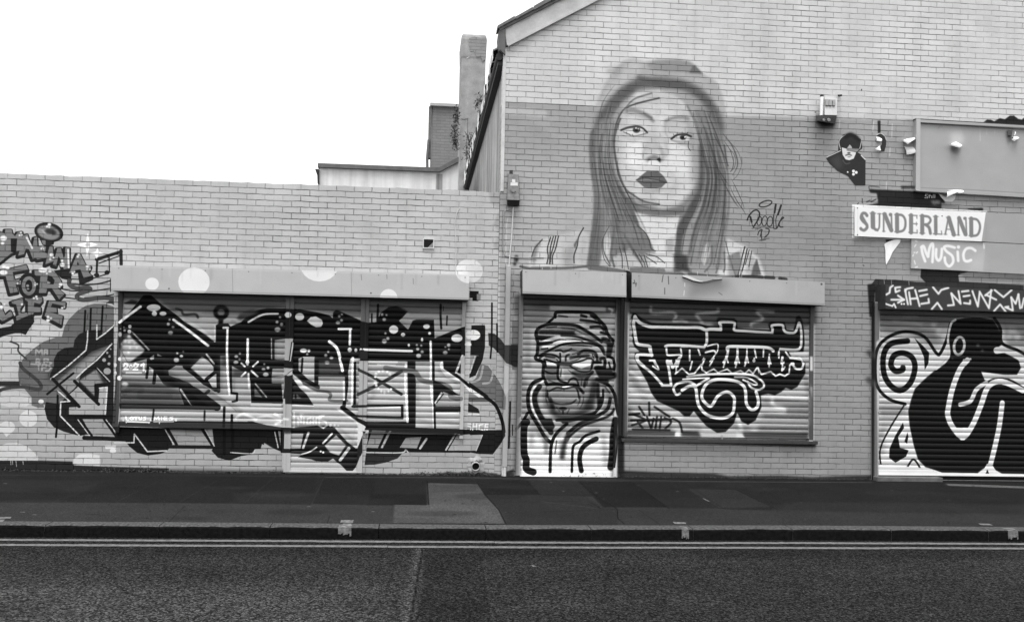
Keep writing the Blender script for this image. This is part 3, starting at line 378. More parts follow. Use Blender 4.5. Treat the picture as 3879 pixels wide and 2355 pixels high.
def fortuna():
    fill('s: 2345,1130 3090,1140 3085,1690 2345,1690', .68)
    fill('f3: 20,-700 2350,-700 2350,-560 20,-560', .28, b=40); fill('f1: 180,-100 2464,-60 2464,560 600,540 180,300', .30, b=40); fill('f2: 0,-60 2300,-60 2300,560 2050,640 0,640', .29, b=40); fill('f3: 20,-700 120,-700 112,960 20,960', .30); fill('f3: 2292,-700 2345,-700 2340,1000 2290,1000', .28); fill('f3: 2300,0 2335,0 2335,170 2300,170', .78, b=8); fill('f3: 2300,360 2330,360 2325,520', .6, b=10)  # upper backdrop is dark spray, deepened to paint in the hood's shadow
    fill('f3: 120,880 700,900 700,950 60,945', .25, b=12); fill('f3: 760,885 960,890 1000,960 760,950', .2, b=14); fill('f3: 1500,900 2280,905 2280,985 1500,970', .24, b=14); fill('f3: 1700,500 2280,500 2280,800 1700,820', .62, b=40)
    for t_, w_, v_ in (('f3: 140,60 200,300 330,480', 90, .48), ('f3: 130,560 400,600', 50, .50), ('f3: 1750,520 2280,560', 60, .42), ('f3: 1750,700 2280,720', 50, .30), ('f3: 1700,860 2280,860', 46, .26), ('f3: 2000,620 2280,640', 40, .36), ('f3: 760,800 980,860', 50, .44), ('f3: 1400,830 1560,880', 60, .44), ('f3: 2200,120 2280,400', 60, .46), ('f3: 140,620 140,860', 60, .36), ('f3: 200,860 640,870', 50, .30)): stroke(t_, w_, v_, a=.8, b=26, g=.6)
    many('f3: 1740,470 2000,480 2270,500|f3: 1850,500 1860,580 2000,630|f3: 1720,640 2000,660|f3: 150,180 280,260|f3: 150,420 400,470|f3: 640,690 760,720|f3: 1440,760 1480,860', 40, .88, a=.85, b=18, g=.5)
    many('f1: 740,190 770,330 1200,312 1300,380 1240,490|f1: 1250,520 1400,490 1540,525|f1: 2230,240 2200,305 1770,345 1790,430 1885,545|f2: 1350,300 980,290 1120,460 870,550 860,655', 58, .62, b=20, g=.6)
    fill('f1: 290,430 330,325 400,325 520,430 740,535 900,548 1400,552 1800,562 1960,600 2000,610 2230,620 2195,470 2260,430 f2: 80,440 130,415 480,435 535,500 548,650 700,668 1260,690 1228,570 1290,515 1600,525 1640,690 1790,705 1835,550 1850,415 1920,380 1985,470 2025,700 2042,1000 2015,1185 1800,1195 1745,1300 1900,1285 2055,1430 f3: 2245,70 2245,200 2150,360 2080,397 2010,372 1960,420 1880,462 1800,442 1710,462 1722,600 1650,760 1560,817 1480,772 1430,672 1390,800 1290,900 1190,912 1060,830 980,740 910,650 860,712 800,712 730,650 620,600 470,530 400,430 350,300 235,105 f1: 430,1440 370,1330 385,1210 490,1180 375,1080 325,960 338,880 306,830 335,760 300,600 315,450', .07, b=3)
    fill('f2: 1690,1190 2130,1200 2130,1330 2000,1290 1850,1280 1750,1300', .8, b=4)
    w = .86
    many('f1: 385,400 350,560 372,700 402,900 440,1010 560,1040 700,1062 715,1130 755,1265|f1: 760,1258 450,1248 440,1370 580,1510', 72, w, sm=1); many('f1: 385,410 490,540 700,622 900,630 1500,640 1800,642 1950,700 2060,682 2290,690', 74, w)
    many('f1: 2290,700 2290,600 2270,525 2464,525|f2: 175,680 180,600 160,532 460,532 482,620 485,705 700,725 1315,765|f2: 1320,760 1330,680 1320,600 1540,592 1575,690 1640,755 1810,762 1880,650 1918,540 1955,650 1970,800 1968,950 1950,1080 1850,1140 1500,1125', 58, w, sm=1)
    stroke('f2: 1500,1110 1470,1180 1460,1260', 34, w); stroke('f1: 1975,700 1982,900 1970,1000 1920,1085', 62, w); fill('f1: 350,440 380,400 480,500 400,520', w, b=4)
    stroke('f1: 1060,1062 1150,1042 1500,1050 1900,1082', 60, w); stroke('f1: 1080,1060 1090,1200 1130,1262 1400,1250 1370,1360 1330,1510', 44, w); stroke('f1: 740,1060 770,1260', 24, w); fill('f1: 680,1360 830,1350 890,1496 830,1496 780,1390 760,1390', w); fill('f1: 1060,1400 1210,1350 1200,1496 1150,1496 1120,1420', w)
    stroke('f2: 320,1135 360,1070 700,1072 1200,1092 1345,1165', 68, w); many('f2: 345,1110 312,1300 240,1420|f2: 550,1120 545,1290 500,1440', 54, w); many('f2: 290,1290 340,1420|f2: 545,1290 590,1430|f2: 760,1110 755,1270 720,1430|f2: 755,1270 790,1420|f2: 930,1130 965,1310', 38, w); many('f2: 1130,1130 1122,1290|f2: 1260,1240 1250,1320 1230,1450|f2: 1250,1310 1290,1450|f2: 1475,1200 1468,1320', 36, w); stroke('f2: 1550,1300 1530,1440', 56, w); fill('f2: 1520,1400 1600,1400 1590,1450 1530,1450', w); dots('f2', '915,1385,36,30 1770,1455,50,40', w); dots('f2', '1545,1370,18,30', .07)
    stroke('f2: 1620,1185 1725,1310 1940,1322 2012,1465', 40, w); many('f1: 1400,1110 1420,1240|f1: 1420,1070 1560,1070|f1: 1600,1150 1600,1370|f1: 1790,1130 1830,1250', 40, w); stroke('f1: 1990,1060 2180,1010 2230,1040 2220,1150 2180,1230 2050,1400', 30, w); stroke('f1: 1950,1200 2130,1160 2180,1210', 40, w); fill('f1: 1860,1380 1920,1290 1915,1390', w)
    many('f3: 240,-10 250,70 400,190 540,345|f3: 640,345 612,150 590,50 640,75 660,130 740,10', 32, w); stroke('f3: 530,345 640,345', 30, w)
    stroke('f3: 690,205 770,140 850,212 920,200 1000,95 1010,160 1060,192 1150,150 1200,192 1310,150 1370,200 1470,170 1520,202 1570,160 1620,202 1670,130 1720,212 1830,180 1890,232 1940,210 2000,232 2050,200 2060,100 2100,75', 20, w, sm=0)
    many('f3: 890,60 865,160|f3: 1150,20 1100,110|f3: 1300,0 1265,125|f3: 1440,20 1410,125|f3: 1550,20 1520,115|f3: 1635,20 1630,60|f3: 1812,20 1812,125|f3: 1965,40 1972,110 1965,170 2000,125|f3: 700,40 700,185|f3: 380,50 440,60 490,155 420,115|f3: 1680,130 1690,190|f3: 1040,30 1010,100', 20, w)
    stroke('f3: 2090,85 2130,142 2200,142 2225,80', 28, w); stroke('f3: 2060,20 2190,40 2230,90', 16, w)
    stroke('f3: 830,242 1100,212 1550,212 1700,270 1752,350 1690,395 1600,372 1555,300', 26, w); stroke('f3: 780,272 1080,250', 18, w); stroke('f3: 1400,245 1550,252 1665,320 1630,335 1500,278', 20, w)
    stroke('f3: 745,440 700,452 668,380 725,318 860,302 940,350', 30, w); stroke('f3: 940,350 1020,300 1090,255', 28, w); stroke('f3: 770,402 860,352 930,372 950,500 978,600 1080,702 1250,735 1370,682 1395,560 1388,480 1310,422 1200,470 1130,580 1080,582 1010,500 1020,400 1080,312 1200,272 1400,290 1500,345 1530,420 1540,560 1600,635 1668,605 1682,520 1655,420', 38, w)
    many('f3: 255,600 320,700|f3: 375,550 380,700|f3: 440,600 620,720|f3: 180,690 330,760 170,820|f3: 240,780 300,860|f3: 350,720 400,860|f3: 430,740 400,860|f3: 470,720 450,870|f3: 520,720 500,880|f3: 560,730 640,780 570,860|f3: 180,870 620,880|f3: 160,760 640,750|f3: 660,740 740,790 770,900|f3: 140,690 260,680', 26, .12, b=4)
    fill('f3: 690,900 745,880 750,960 680,955', .8, b=6); fill('f3: 1420,890 1480,920 1530,975 1420,965', .75, b=8)

def creature():
    fill('s: 3300,1165 3950,1180 3950,1830 3300,1830', .82)
    fill('c5: 540,280 1700,310 1700,420 580,420', .40, b=30); fill('c5: 600,380 1000,420 960,560 760,450 640,470', .56, b=20); fill('c5: 540,260 583,260 580,1450 540,1450', .40); fill('c5: 562,520 583,500 583,1440 575,1440', .75, b=4); fill('c5: 1420,400 1600,400 1600,560 1430,540', .55, b=16); dots('c5', '1470,440,30 1500,480,26 1450,480,20 945,405,18 980,450,24 600,960,28 630,1020,22', .76, b=10); stroke('c5: 680,380 860,405', 20, .66, b=8); stroke('c5: 740,350 840,352', 10, .62, b=4); fill('c5: 585,900 760,940 640,1100 590,1160', .66, b=14)  # grey band along the top adds painted shade below the hood
    for t_, w_, v_ in (('c5: 590,340 1040,380', 50, .36), ('c5: 600,430 760,400 1000,520', 40, .46), ('c5: 1420,400 1600,430', 60, .42), ('c5: 590,980 760,980', 40, .42), ('c5: 590,1120 600,1250', 30, .50)): stroke(t_, w_, v_, a=.75, b=18, g=.6)
    k = .055
    fill('c5: 1060,400 1090,372 1150,357 1260,357 1340,372 1378,430 1400,525 1375,572 1440,602 1510,640 1527,690 1500,737 1420,737 1330,727 1262,716 1285,770 1400,790 1560,850 1650,960 1690,1150 1650,1400 1400,1395 1340,1362 1290,1352 1240,1390 1000,1382 890,1352 840,1300 810,1200 785,1080 775,980 795,900 820,830 880,770 960,702 1040,622 1045,560 1030,500', k, b=2)
    fill('c5: 1262,716 1420,742 1530,736 1600,700 1600,850 1540,842 1400,775 1320,785 1285,770', .8); stroke('c5: 1290,800 1350,770 1450,775 1545,830', 22, k)
    stroke('c5: 1170,640 1120,700 1070,830 1042,960 1040,1010 1070,1082 1140,1152 1205,1070 1260,940 1310,815 1400,782 1540,842', 38, .84); fill('c5: 1085,1090 1200,1090 1150,1172 1125,1172', .84)
    stroke('c5: 1122,935 1190,912 1230,835 1295,790', 30, .8); stroke('c5: 1402,925 1382,1080 1345,1250 1312,1375', 36, .82); fill('c5: 1300,1330 1330,1330 1360,1375 1270,1385', .84)
    stroke('c5: 1365,575 1450,575 1560,650', 46, .82); fill('c5: 1385,545 1600,600 1600,720 1530,690 1510,635 1440,600 1375,572', .8)
    stroke('c5: 1055,400 1032,500 990,592 962,592 880,482 760,450 650,482 572,560 555,700 572,820 650,900 755,932', 22, k); stroke('c5: 1090,370 1060,400 1040,500 1045,620 960,700', 16, .82); stroke('c5: 1350,362 1390,430 1400,525 1500,572 1560,605', 22, k); stroke('c5: 1100,362 1200,350 1330,360', 8, .6, b=3)
    stroke(ell('c5', 1115, 545, 34, 58, 8), 19, .76, closed=1); stroke('c5: 1145,640 1190,632', 14, .8); dots('c5', '1070,630,6 1240,540,12 1270,575,10', .3, b=4)
    stroke('c5: 740,690 735,705 690,712 660,672 680,610 740,592 800,622 820,690 790,790 720,842 650,800 612,720 612,602 660,530 770,512', 40, k); fill('c5: 815,490 870,540 915,590 910,660 885,705 880,620 850,550', k)
    fill('c5: 740,1055 690,1140 650,1230 648,1290 690,1322 760,1282 778,1240 720,1222 708,1150 748,1090', k); fill('c5: 770,1120 750,1180 768,1197 776,1150', k)
    stroke('c5: 745,945 660,1080 592,1220 592,1330 622,1382', 12, .09); stroke('c5: 700,1388 760,1362 812,1300 870,1388', 14, .09); fill('c5: 1290,1395 1303,1368 1315,1395', k); fill('c5: 575,1330 900,1360 1000,1392 1600,1400 1600,1424 580,1400', .82, b=2)
    fill('c5: 890,1350 1000,1378 1240,1386 1240,1392 1000,1388', k)

def portrait():
    w = lambda *a, **k: None
    # coat shoulders, pale
    fill('p3: 60,560 100,440 190,375 360,330 560,280 640,320 630,660 60,650', .74, a=.95, b=10); fill('p3: 1970,360 2160,440 2300,560 2360,740 1900,740 1900,500', .74, a=.95, b=10); fill('p3: 215,640 240,480 350,350 390,480 370,640', .60, a=.8, b=14); fill('p3: 420,640 440,480 500,420 500,640', .64, a=.8, b=14); fill('p3: 530,600 560,440 620,330 640,640', .66, a=.7, b=16); fill('p3: 1990,600 2080,520 2140,600 2100,740 2000,740', .5, a=.8, b=14); fill('p3: 2160,700 2200,520 2260,560 2240,730', .6, a=.8, b=12)
    fill('p3: 190,380 260,360 380,350 400,650 180,640', .74, b=8); fill('p3: 170,460 240,440 230,640 150,640', .8, a=.6, b=20); fill('p3: 390,480 500,420 490,640 380,640', .6, a=.8, b=30); fill('p3: 110,640 150,450 180,400 120,430 85,550', .5, b=10)
    # hair: soft outer mass
    fill('c7: 600,175 650,128 710,112 770,132 860,118 960,120 1040,130 1075,155 1130,212 1205,258 1240,350 1258,430 1262,560 1272,700 1285,850 1285,1000 1270,1130 1250,1370 955,1370 960,1180 1040,1050 1100,900 1110,700 1085,520 1000,370 860,300 720,315 640,430 600,560 605,700 640,850 720,960 800,1180 870,1330 560,1330 540,1180 500,1360 430,1360 455,1200 472,1000 475,880 460,700 455,600 470,470 500,350 550,250', .56, a=.78, b=9, g=.25)
    fill('c7: 560,240 700,112 770,135 720,230 600,380 480,420', .70, a=.8, b=20); fill('c7: 1120,215 1205,260 1240,350 1258,430 1200,430 1120,330 1000,280 900,240 1000,200', .66, a=.8, b=14); fill('c7: 780,150 850,125 960,120 1040,132 1080,160 1118,205 1000,195 900,190 820,180', .5, a=.8, b=6, g=.3); fill('c7: 1060,160 1075,155 1120,205 1040,200', .40, b=4)
    stroke('c7: 560,190 620,180 600,220', 30, .56, b=14, a=.7)
    # dark rim
    stroke('c7: 480,640 500,540 540,440 620,340 730,268 880,258 1000,272 1110,330 1180,420 1212,520', 62, .31, a=.88, b=13, g=.3); stroke('c7: 740,230 860,262 1000,275', 30, .33, a=.8, b=8, g=.3); stroke('c7: 560,460 620,370 700,300', 34, .33, a=.7, b=8); stroke('c7: 1190,420 1225,520 1215,640', 34, .38, a=.7, b=14)
    # left fall of hair
    stroke('c7: 472,560 464,680 475,800 492,920 488,1050 470,1200 450,1345', 42, .36, a=.9, b=5, g=.2); stroke('c7: 520,520 520,640 530,800 560,950 600,1060', 60, .50, a=.8, b=12); stroke('c7: 510,1020 505,1150 480,1345', 50, .38, a=.9, b=6)
    fill('c7: 560,1105 640,950 700,930 770,1060 810,1180 830,1250 760,1290 680,1240 600,1330 560,1330 570,1200', .43, a=.9, b=5, g=.3); fill('c7: 545,1140 560,1105 572,1200 565,1320 520,1320 525,1220', .74, b=4)
    many('c7: 515,790 540,900 560,1000|c7: 560,810 600,930 640,1020|c7: 620,880 680,1000 740,1120|c7: 525,1190 530,1260 570,1345', 7, .32, b=1); many('c7: 600,1110 640,1200 660,1300|c7: 650,1160 720,1280 760,1350|c7: 560,960 600,1080 640,1170', 16, .36, b=3)
    # right fall of hair
    stroke('c7: 1110,800 1098,920 1040,1040 985,1150 968,1250 970,1365', 56, .30, a=.92, b=6, g=.2); stroke('c7: 1120,420 1150,600 1190,760', 60, .46, a=.6, b=16); many('c7: 1040,470 1080,600 1110,700 1160,760|c7: 1110,540 1150,640 1180,740|c7: 1030,400 1070,480', 12, .36, a=.8, b=3); fill('c7: 1120,900 1240,900 1250,1100 1200,1365 1050,1365 1060,1200 1110,1060', .52, a=.8, b=12, g=.3)
    many('c7: 1140,880 1145,1000 1120,1150|c7: 1180,900 1190,1050 1170,1200|c7: 1220,930 1230,1080 1215,1250|c7: 1100,1090 1060,1230 1050,1340', 18, .44, a=.8, b=5); many('c7: 1165,740 1200,820 1240,860|c7: 1110,700 1150,770 1160,800', 16, .38, b=4); fill('c7: 1130,1230 1165,1200 1170,1260 1130,1350 1110,1310', .72, b=4)
    # face
    fill('c7: 640,440 700,375 780,330 860,312 960,345 1030,420 1075,520 1100,640 1112,780 1095,880 1040,960 970,1010 900,1025 820,1010 740,960 670,890 625,800 602,690 600,560', .775, b=12, g=.2)
    fill('c7: 790,330 930,325 1010,400 1000,440 800,400', .74, b=20, a=.8); fill('c7: 990,400 1060,480 1105,640 1112,790 1085,900 1060,700 1020,520', .60, b=22, a=.9); stroke('c7: 1110,640 1112,780 1085,890 1010,985 920,1020', 36, .42, b=14, a=.85); stroke('c7: 610,560 604,700 640,830', 20, .62, b=12, a=.8)
    fill('c7: 660,620 780,590 800,700 720,840 640,780', .86, b=30, a=.8); fill('c7: 920,640 1040,620 1050,780 960,860 900,760', .85, b=30, a=.8)
    for t_, w_, v_, b_ in (('c7: 650,470 640,560 630,660 650,780 700,890', 50, .66, 20), ('c7: 680,420 760,370 860,345 950,370', 44, .67, 20), ('c7: 870,470 860,560 845,640', 26, .86, 10), ('c7: 790,640 780,700 790,720', 18, .64, 9), ('c7: 900,600 905,660 900,700', 22, .60, 10), ('c7: 830,600 850,585 880,600', 40, .70, 12), ('c7: 700,780 740,880 820,960', 40, .70, 16), ('c7: 930,800 960,860 930,930', 40, .70, 16), ('c7: 1040,560 1075,700 1080,820', 50, .56, 18), ('c7: 640,570 700,600 770,575', 26, .64, 9), ('c7: 930,590 990,610 1040,620', 26, .62, 9), ('c7: 780,960 860,985 950,980', 30, .68, 12), ('c7: 840,880 900,900 960,880', 22, .66, 8), ('c7: 660,450 720,440 790,470', 22, .60, 8), ('c7: 900,510 960,490 1040,500', 20, .60, 8)): stroke(t_, w_, v_, a=.6, b=b_, g=.4)
    # neck
    fill('p2: 760,900 1000,960 1400,940 1360,1120 1320,1496 1060,1496 960,1260 830,1110', .80, b=10); stroke('p2: 720,840 950,905 1200,930 1440,890', 90, .40, b=30, a=.9, g=.2); fill('p2: 1200,1300 1330,1250 1320,1496 1200,1496', .62, b=24)
    fill('p3: 860,560 960,500 1060,520 1180,640 880,650', .68, b=10); fill('p3: 1200,520 1470,520 1470,660 1230,660', .74, b=14)
    fill('c7: 1075,420 1150,430 1215,520 1250,640 1272,780 1282,900 1270,1100 1240,1365 1180,1365 1150,1200 1120,1000 1112,760 1105,640 1080,520', .47, a=.7, b=10, g=.3); fill('c7: 470,560 520,460 600,500 592,640 600,760 640,900 700,1000 780,1180 640,1200 520,1150 480,1000', .50, a=.55, b=14, g=.3)
    stroke('c7: 1112,640 1116,800 1100,930 1050,1030', 24, .30, a=.85, b=8, g=.2); stroke('c7: 1000,1040 950,1035 850,1020 740,960', 26, .36, a=.7, b=14); fill('c7: 770,560 830,545 850,640 800,700 760,640', .66, a=.6, b=20)
    # loose strands between guide lines
    r_ = random.Random(11); gp = lambda t: np.array([[float(c) for c in q.split(',')] for q in t.split()])
    for A_, B_, n_, lo, hi in (('475,560 464,680 475,800 492,920 488,1050 470,1200 452,1345', '598,560 596,680 616,790 650,900 705,1000 765,1120 815,1240', 46, .26, .62), ('1200,420 1235,560 1262,700 1280,850 1285,1000 1265,1150 1235,1345', '1040,420 1088,540 1112,700 1112,850 1078,980 1005,1130 968,1345', 54, .26, .66), ('560,260 500,360 475,470 468,560 462,640 470,740 480,800', '700,300 625,390 596,480 590,560 588,640 596,740 610,800', 16, .34, .6), ('1185,560 1225,680 1262,790 1270,900 1262,1060 1245,1200 1215,1345', '1060,460 1100,580 1130,700 1150,820 1120,980 1060,1130 1010,1345', 26, .22, .40), ('500,620 492,720 500,820 520,930 540,1010 560,1080 590,1180', '600,620 606,720 632,820 690,930 740,1030 790,1130 830,1260', 22, .20, .40)):
        A_, B_ = gp(A_), gp(B_)
        for _ in range(n_):
            u = r_.random()**.9; e = r_.uniform(-.12, .12); P = A_*(1-u)+B_*u; i0 = r_.randint(0, 3); i1 = r_.randint(i0+3, 7)
            P = P[i0:i1]; P = P+np.array([[e*60*math.sin(k*.9), 0] for k in range(len(P))])
            stroke('c7: '+' '.join('%.1f,%.1f' % tuple(q) for q in P), r_.uniform(3, 9), r_.uniform(lo-.04, hi-.06), a=r_.uniform(.4, .85), b=r_.uniform(.5, 3), taper=2)
    # hair edges over the face
    stroke('c7: 860,350 760,375 660,410 610,490 592,590 597,680 618,790', 10, .30, b=2, a=.9); stroke('p1: 480,1100 470,1240 490,1400 p2: 500,200 560,420 640,590 760,680 900,760 1110,800', 26, .33, b=3, a=.9, taper=0); stroke('p1: 640,710 800,640 1010,590 1120,570', 12, .3, b=2); stroke('p1: 640,700 760,580 1000,500', 26, .4, b=6, a=.8); stroke('p2: 540,560 640,730 780,800 960,850', 50, .32, b=10, a=.85, taper=1); stroke('p2: 650,740 720,900 780,1050', 60, .36, b=10, a=.9); stroke('p1: 560,860 520,960 480,1100', 30, .34, b=4, a=.9)
    many('c7: 1185,560 1225,640 1262,720|c7: 1150,440 1215,600 1268,780|c7: 1200,760 1250,860 1300,950 1335,1000|c7: 1240,560 1300,640 1330,740 1300,810|c7: 1170,700 1230,800 1270,860', 7, .27, a=.9, b=1, taper=2)
    for x_, y_ in ((690, 640), (720, 690), (780, 655), (830, 720), (905, 690), (950, 740), (1000, 690), (980, 640), (760, 740), (690, 720), (1030, 760), (860, 610)): dots('c7', '%d,%d,2.4' % (x_, y_), .5, a=.6, b=1)
    # brows, eyes
    stroke('p1: 640,745 740,740 860,775 960,830 1020,890', 56, .50, b=14, a=.85, g=.4); stroke('p1: 900,790 1000,850', 30, .44, b=8); stroke('p1: 1200,895 1300,850 1430,840 1520,860', 44, .48, b=12, a=.85, g=.4)
    fill('p1: 600,1030 690,985 800,975 890,1010 940,1055 860,1075 740,1080 640,1060', .80, b=4); stroke('p1: 570,1022 660,985 780,968 870,990 940,1056', 26, .20, b=3); stroke('p1: 600,1010 700,985 820,985', 24, .3, b=6, a=.8); dots('p1', '788,1018,54,44', .30, b=3); dots('p1', '785,1018,24,26', .14, b=2); dots('p1', '780,992,13,11 812,1000,9', .92, b=2); stroke('p1: 605,1045 690,1085 760,1105 860,1085 935,1062', 16, .46, b=5); many('p1: 640,1050 660,1075|p1: 680,1070 700,1100|p1: 730,1080 745,1115', 10, .4)
    fill('p1: 1290,1145 1380,1095 1480,1090 1545,1125 1520,1165 1400,1165', .78, b=4); stroke('p1: 1282,1145 1360,1090 1470,1080 1560,1110', 28, .17, b=3); dots('p1', '1445,1125,46,36', .26, b=3); dots('p1', '1440,1128,22', .12, b=2); dots('p1', '1475,1118,12,10', .9); stroke('p1: 1290,1165 1400,1190 1530,1180', 14, .5, b=4); many('p1: 1320,1100 1310,1075|p1: 1370,1080 1365,1055|p1: 1430,1070 1435,1045|p1: 1500,1075 1515,1050', 9, .25); fill('p1: 1285,1160 1540,1190 1560,1240 1420,1230', .60, b=14); stroke('p1: 1525,1180 1520,1260 1550,1310', 12, .3)
    fill('p1: 1200,930 1480,920 1500,1040 1250,1080', .70, b=20, a=.8); stroke('p1: 1195,920 1200,1060 1230,1110', 24, .66, b=10)
    # nose and mouth
    fill('p1: 960,1190 1060,1170 1120,1230 1120,1290 920,1290', .70, b=22); stroke('p1: 920,1240 885,1340 890,1420', 34, .66, b=14); stroke('p1: 1130,1270 1165,1380 1150,1440', 50, .62, b=16); stroke('p1: 960,1435 1040,1405 1110,1440', 70, .46, b=16); dots('p1', '1105,1440,28,26', .16, b=5); dots('p1', '970,1442,20,16', .28, b=6); stroke('p1: 1115,1470 p2: 1125,200', 14, .3, b=4)
    fill('p2: 960,180 1090,180 1130,250 1060,270 940,260', .84, b=8)
    fill('p2: 780,457 860,388 940,326 1020,330 1092,326 1172,402 1224,482 1140,562 1000,577 900,562 830,502', .37, b=4, g=.2); stroke('p2: 785,458 870,425 950,430 1010,445 1100,462 1215,492', 14, .24, b=3); stroke('p2: 850,462 940,450 1000,462', 16, .48, b=4); stroke('p2: 1010,455 1110,475', 12, .46, b=4); stroke('p2: 900,600 1000,608 1110,600', 56, .62, b=20, a=.8)
    # coat details
    many('p3: 272,355 240,465 248,540 235,612|p3: 298,350 270,460 262,610|p3: 322,345 298,450 272,540 272,610|p3: 348,345 318,470 290,540 290,612|p3: 592,265 545,350 530,440 500,530 500,605', 13, .28); stroke('p3: 190,378 120,460 88,545', 14, .34)
    fill('p3: 495,430 545,345 540,380 510,470', .42, b=4); many('p3: 2160,448 2130,560 2090,735|p3: 2182,470 2150,620 2115,740', 14, .25); many('p3: 2202,480 2165,620|p3: 2226,490 2200,640', 11, .3); fill('p3: 1985,540 2110,490 2130,600 2080,740 2020,640', .46, b=8); stroke('p3: 1975,400 2010,540 2075,740', 14, .4, b=2); stroke('p3: 1990,420 2010,520', 6, .8); fill('p3: 2240,640 2275,560 2320,720 2220,730', .34, b=6); fill('p3: 2030,430 2130,460 2080,480 2010,500', .74, b=8)
    many('p3: 940,450 965,540 968,655|p3: 985,460 1010,560 1028,665|p3: 1080,480 1130,570 1165,640|p3: 1130,520 1180,600 1190,645|p3: 1180,530 1215,645|p3: 1200,520 1300,545 1380,605|p3: 1200,545 1300,612|p3: 1110,240 1190,310 1235,400 1245,460 1290,490', 10, .30); stroke('p3: 890,260 870,440 860,520 890,640', 22, .38, b=4); stroke('p3: 850,640 790,560 772,400 840,250', 7, .3)
    many('p3: 1840,440 1835,600 1770,690|p3: 1920,470 1905,620 1880,700|p3: 1960,500 1965,640 1955,690', 18, .40, b=3)
    many('p1: 2030,1180 2120,1320 2165,1496|p2: 2165,120 2150,280 2110,340|p2: 2110,540 2150,640 2220,770 2310,900 2330,950|p2: 2130,440 2200,580 2280,760 2310,850', 10, .28, taper=2); many('p1: 2100,1180 2220,1320 2280,1496|p2: 2275,130 2270,260 2220,380 2160,450|p2: 2090,0 2180,120 2180,260 2120,340', 7, .34); stroke('p1: 2030,1230 2070,1496 p2: 2085,250', 18, .3, b=2)
    # ragged dark band under the picture
    stroke('p3: -20,640 90,662 250,655', 26, .33, b=3); stroke('p3: 90,655 420,655 620,640 800,655 1000,690 1040,700', 26, .36, b=3, g=.4); fill('p3: 620,630 780,640 1010,680 1010,705 640,672', .38, b=4); fill('p3: 1040,650 1200,650 1380,660 1390,692 1550,695 1600,740 1040,705', .40, b=4); fill('p3: 1480,520 1600,530 1610,650 1640,700 1490,668', .24, b=10); stroke('p3: 1620,710 1900,745 2100,745', 34, .36, b=3); many('p3: 2080,740 2240,738 2330,745|p3: 2360,745 2440,750|p3: 2500,755 2560,765', 34, .22, b=2); many('p3: 190,650 190,690|p3: 275,600 275,660|p3: 1795,690 1795,740|p3: 1700,690 1700,720|p3: 2110,690 2112,745|p3: 2130,690 2130,740', 5, .72)

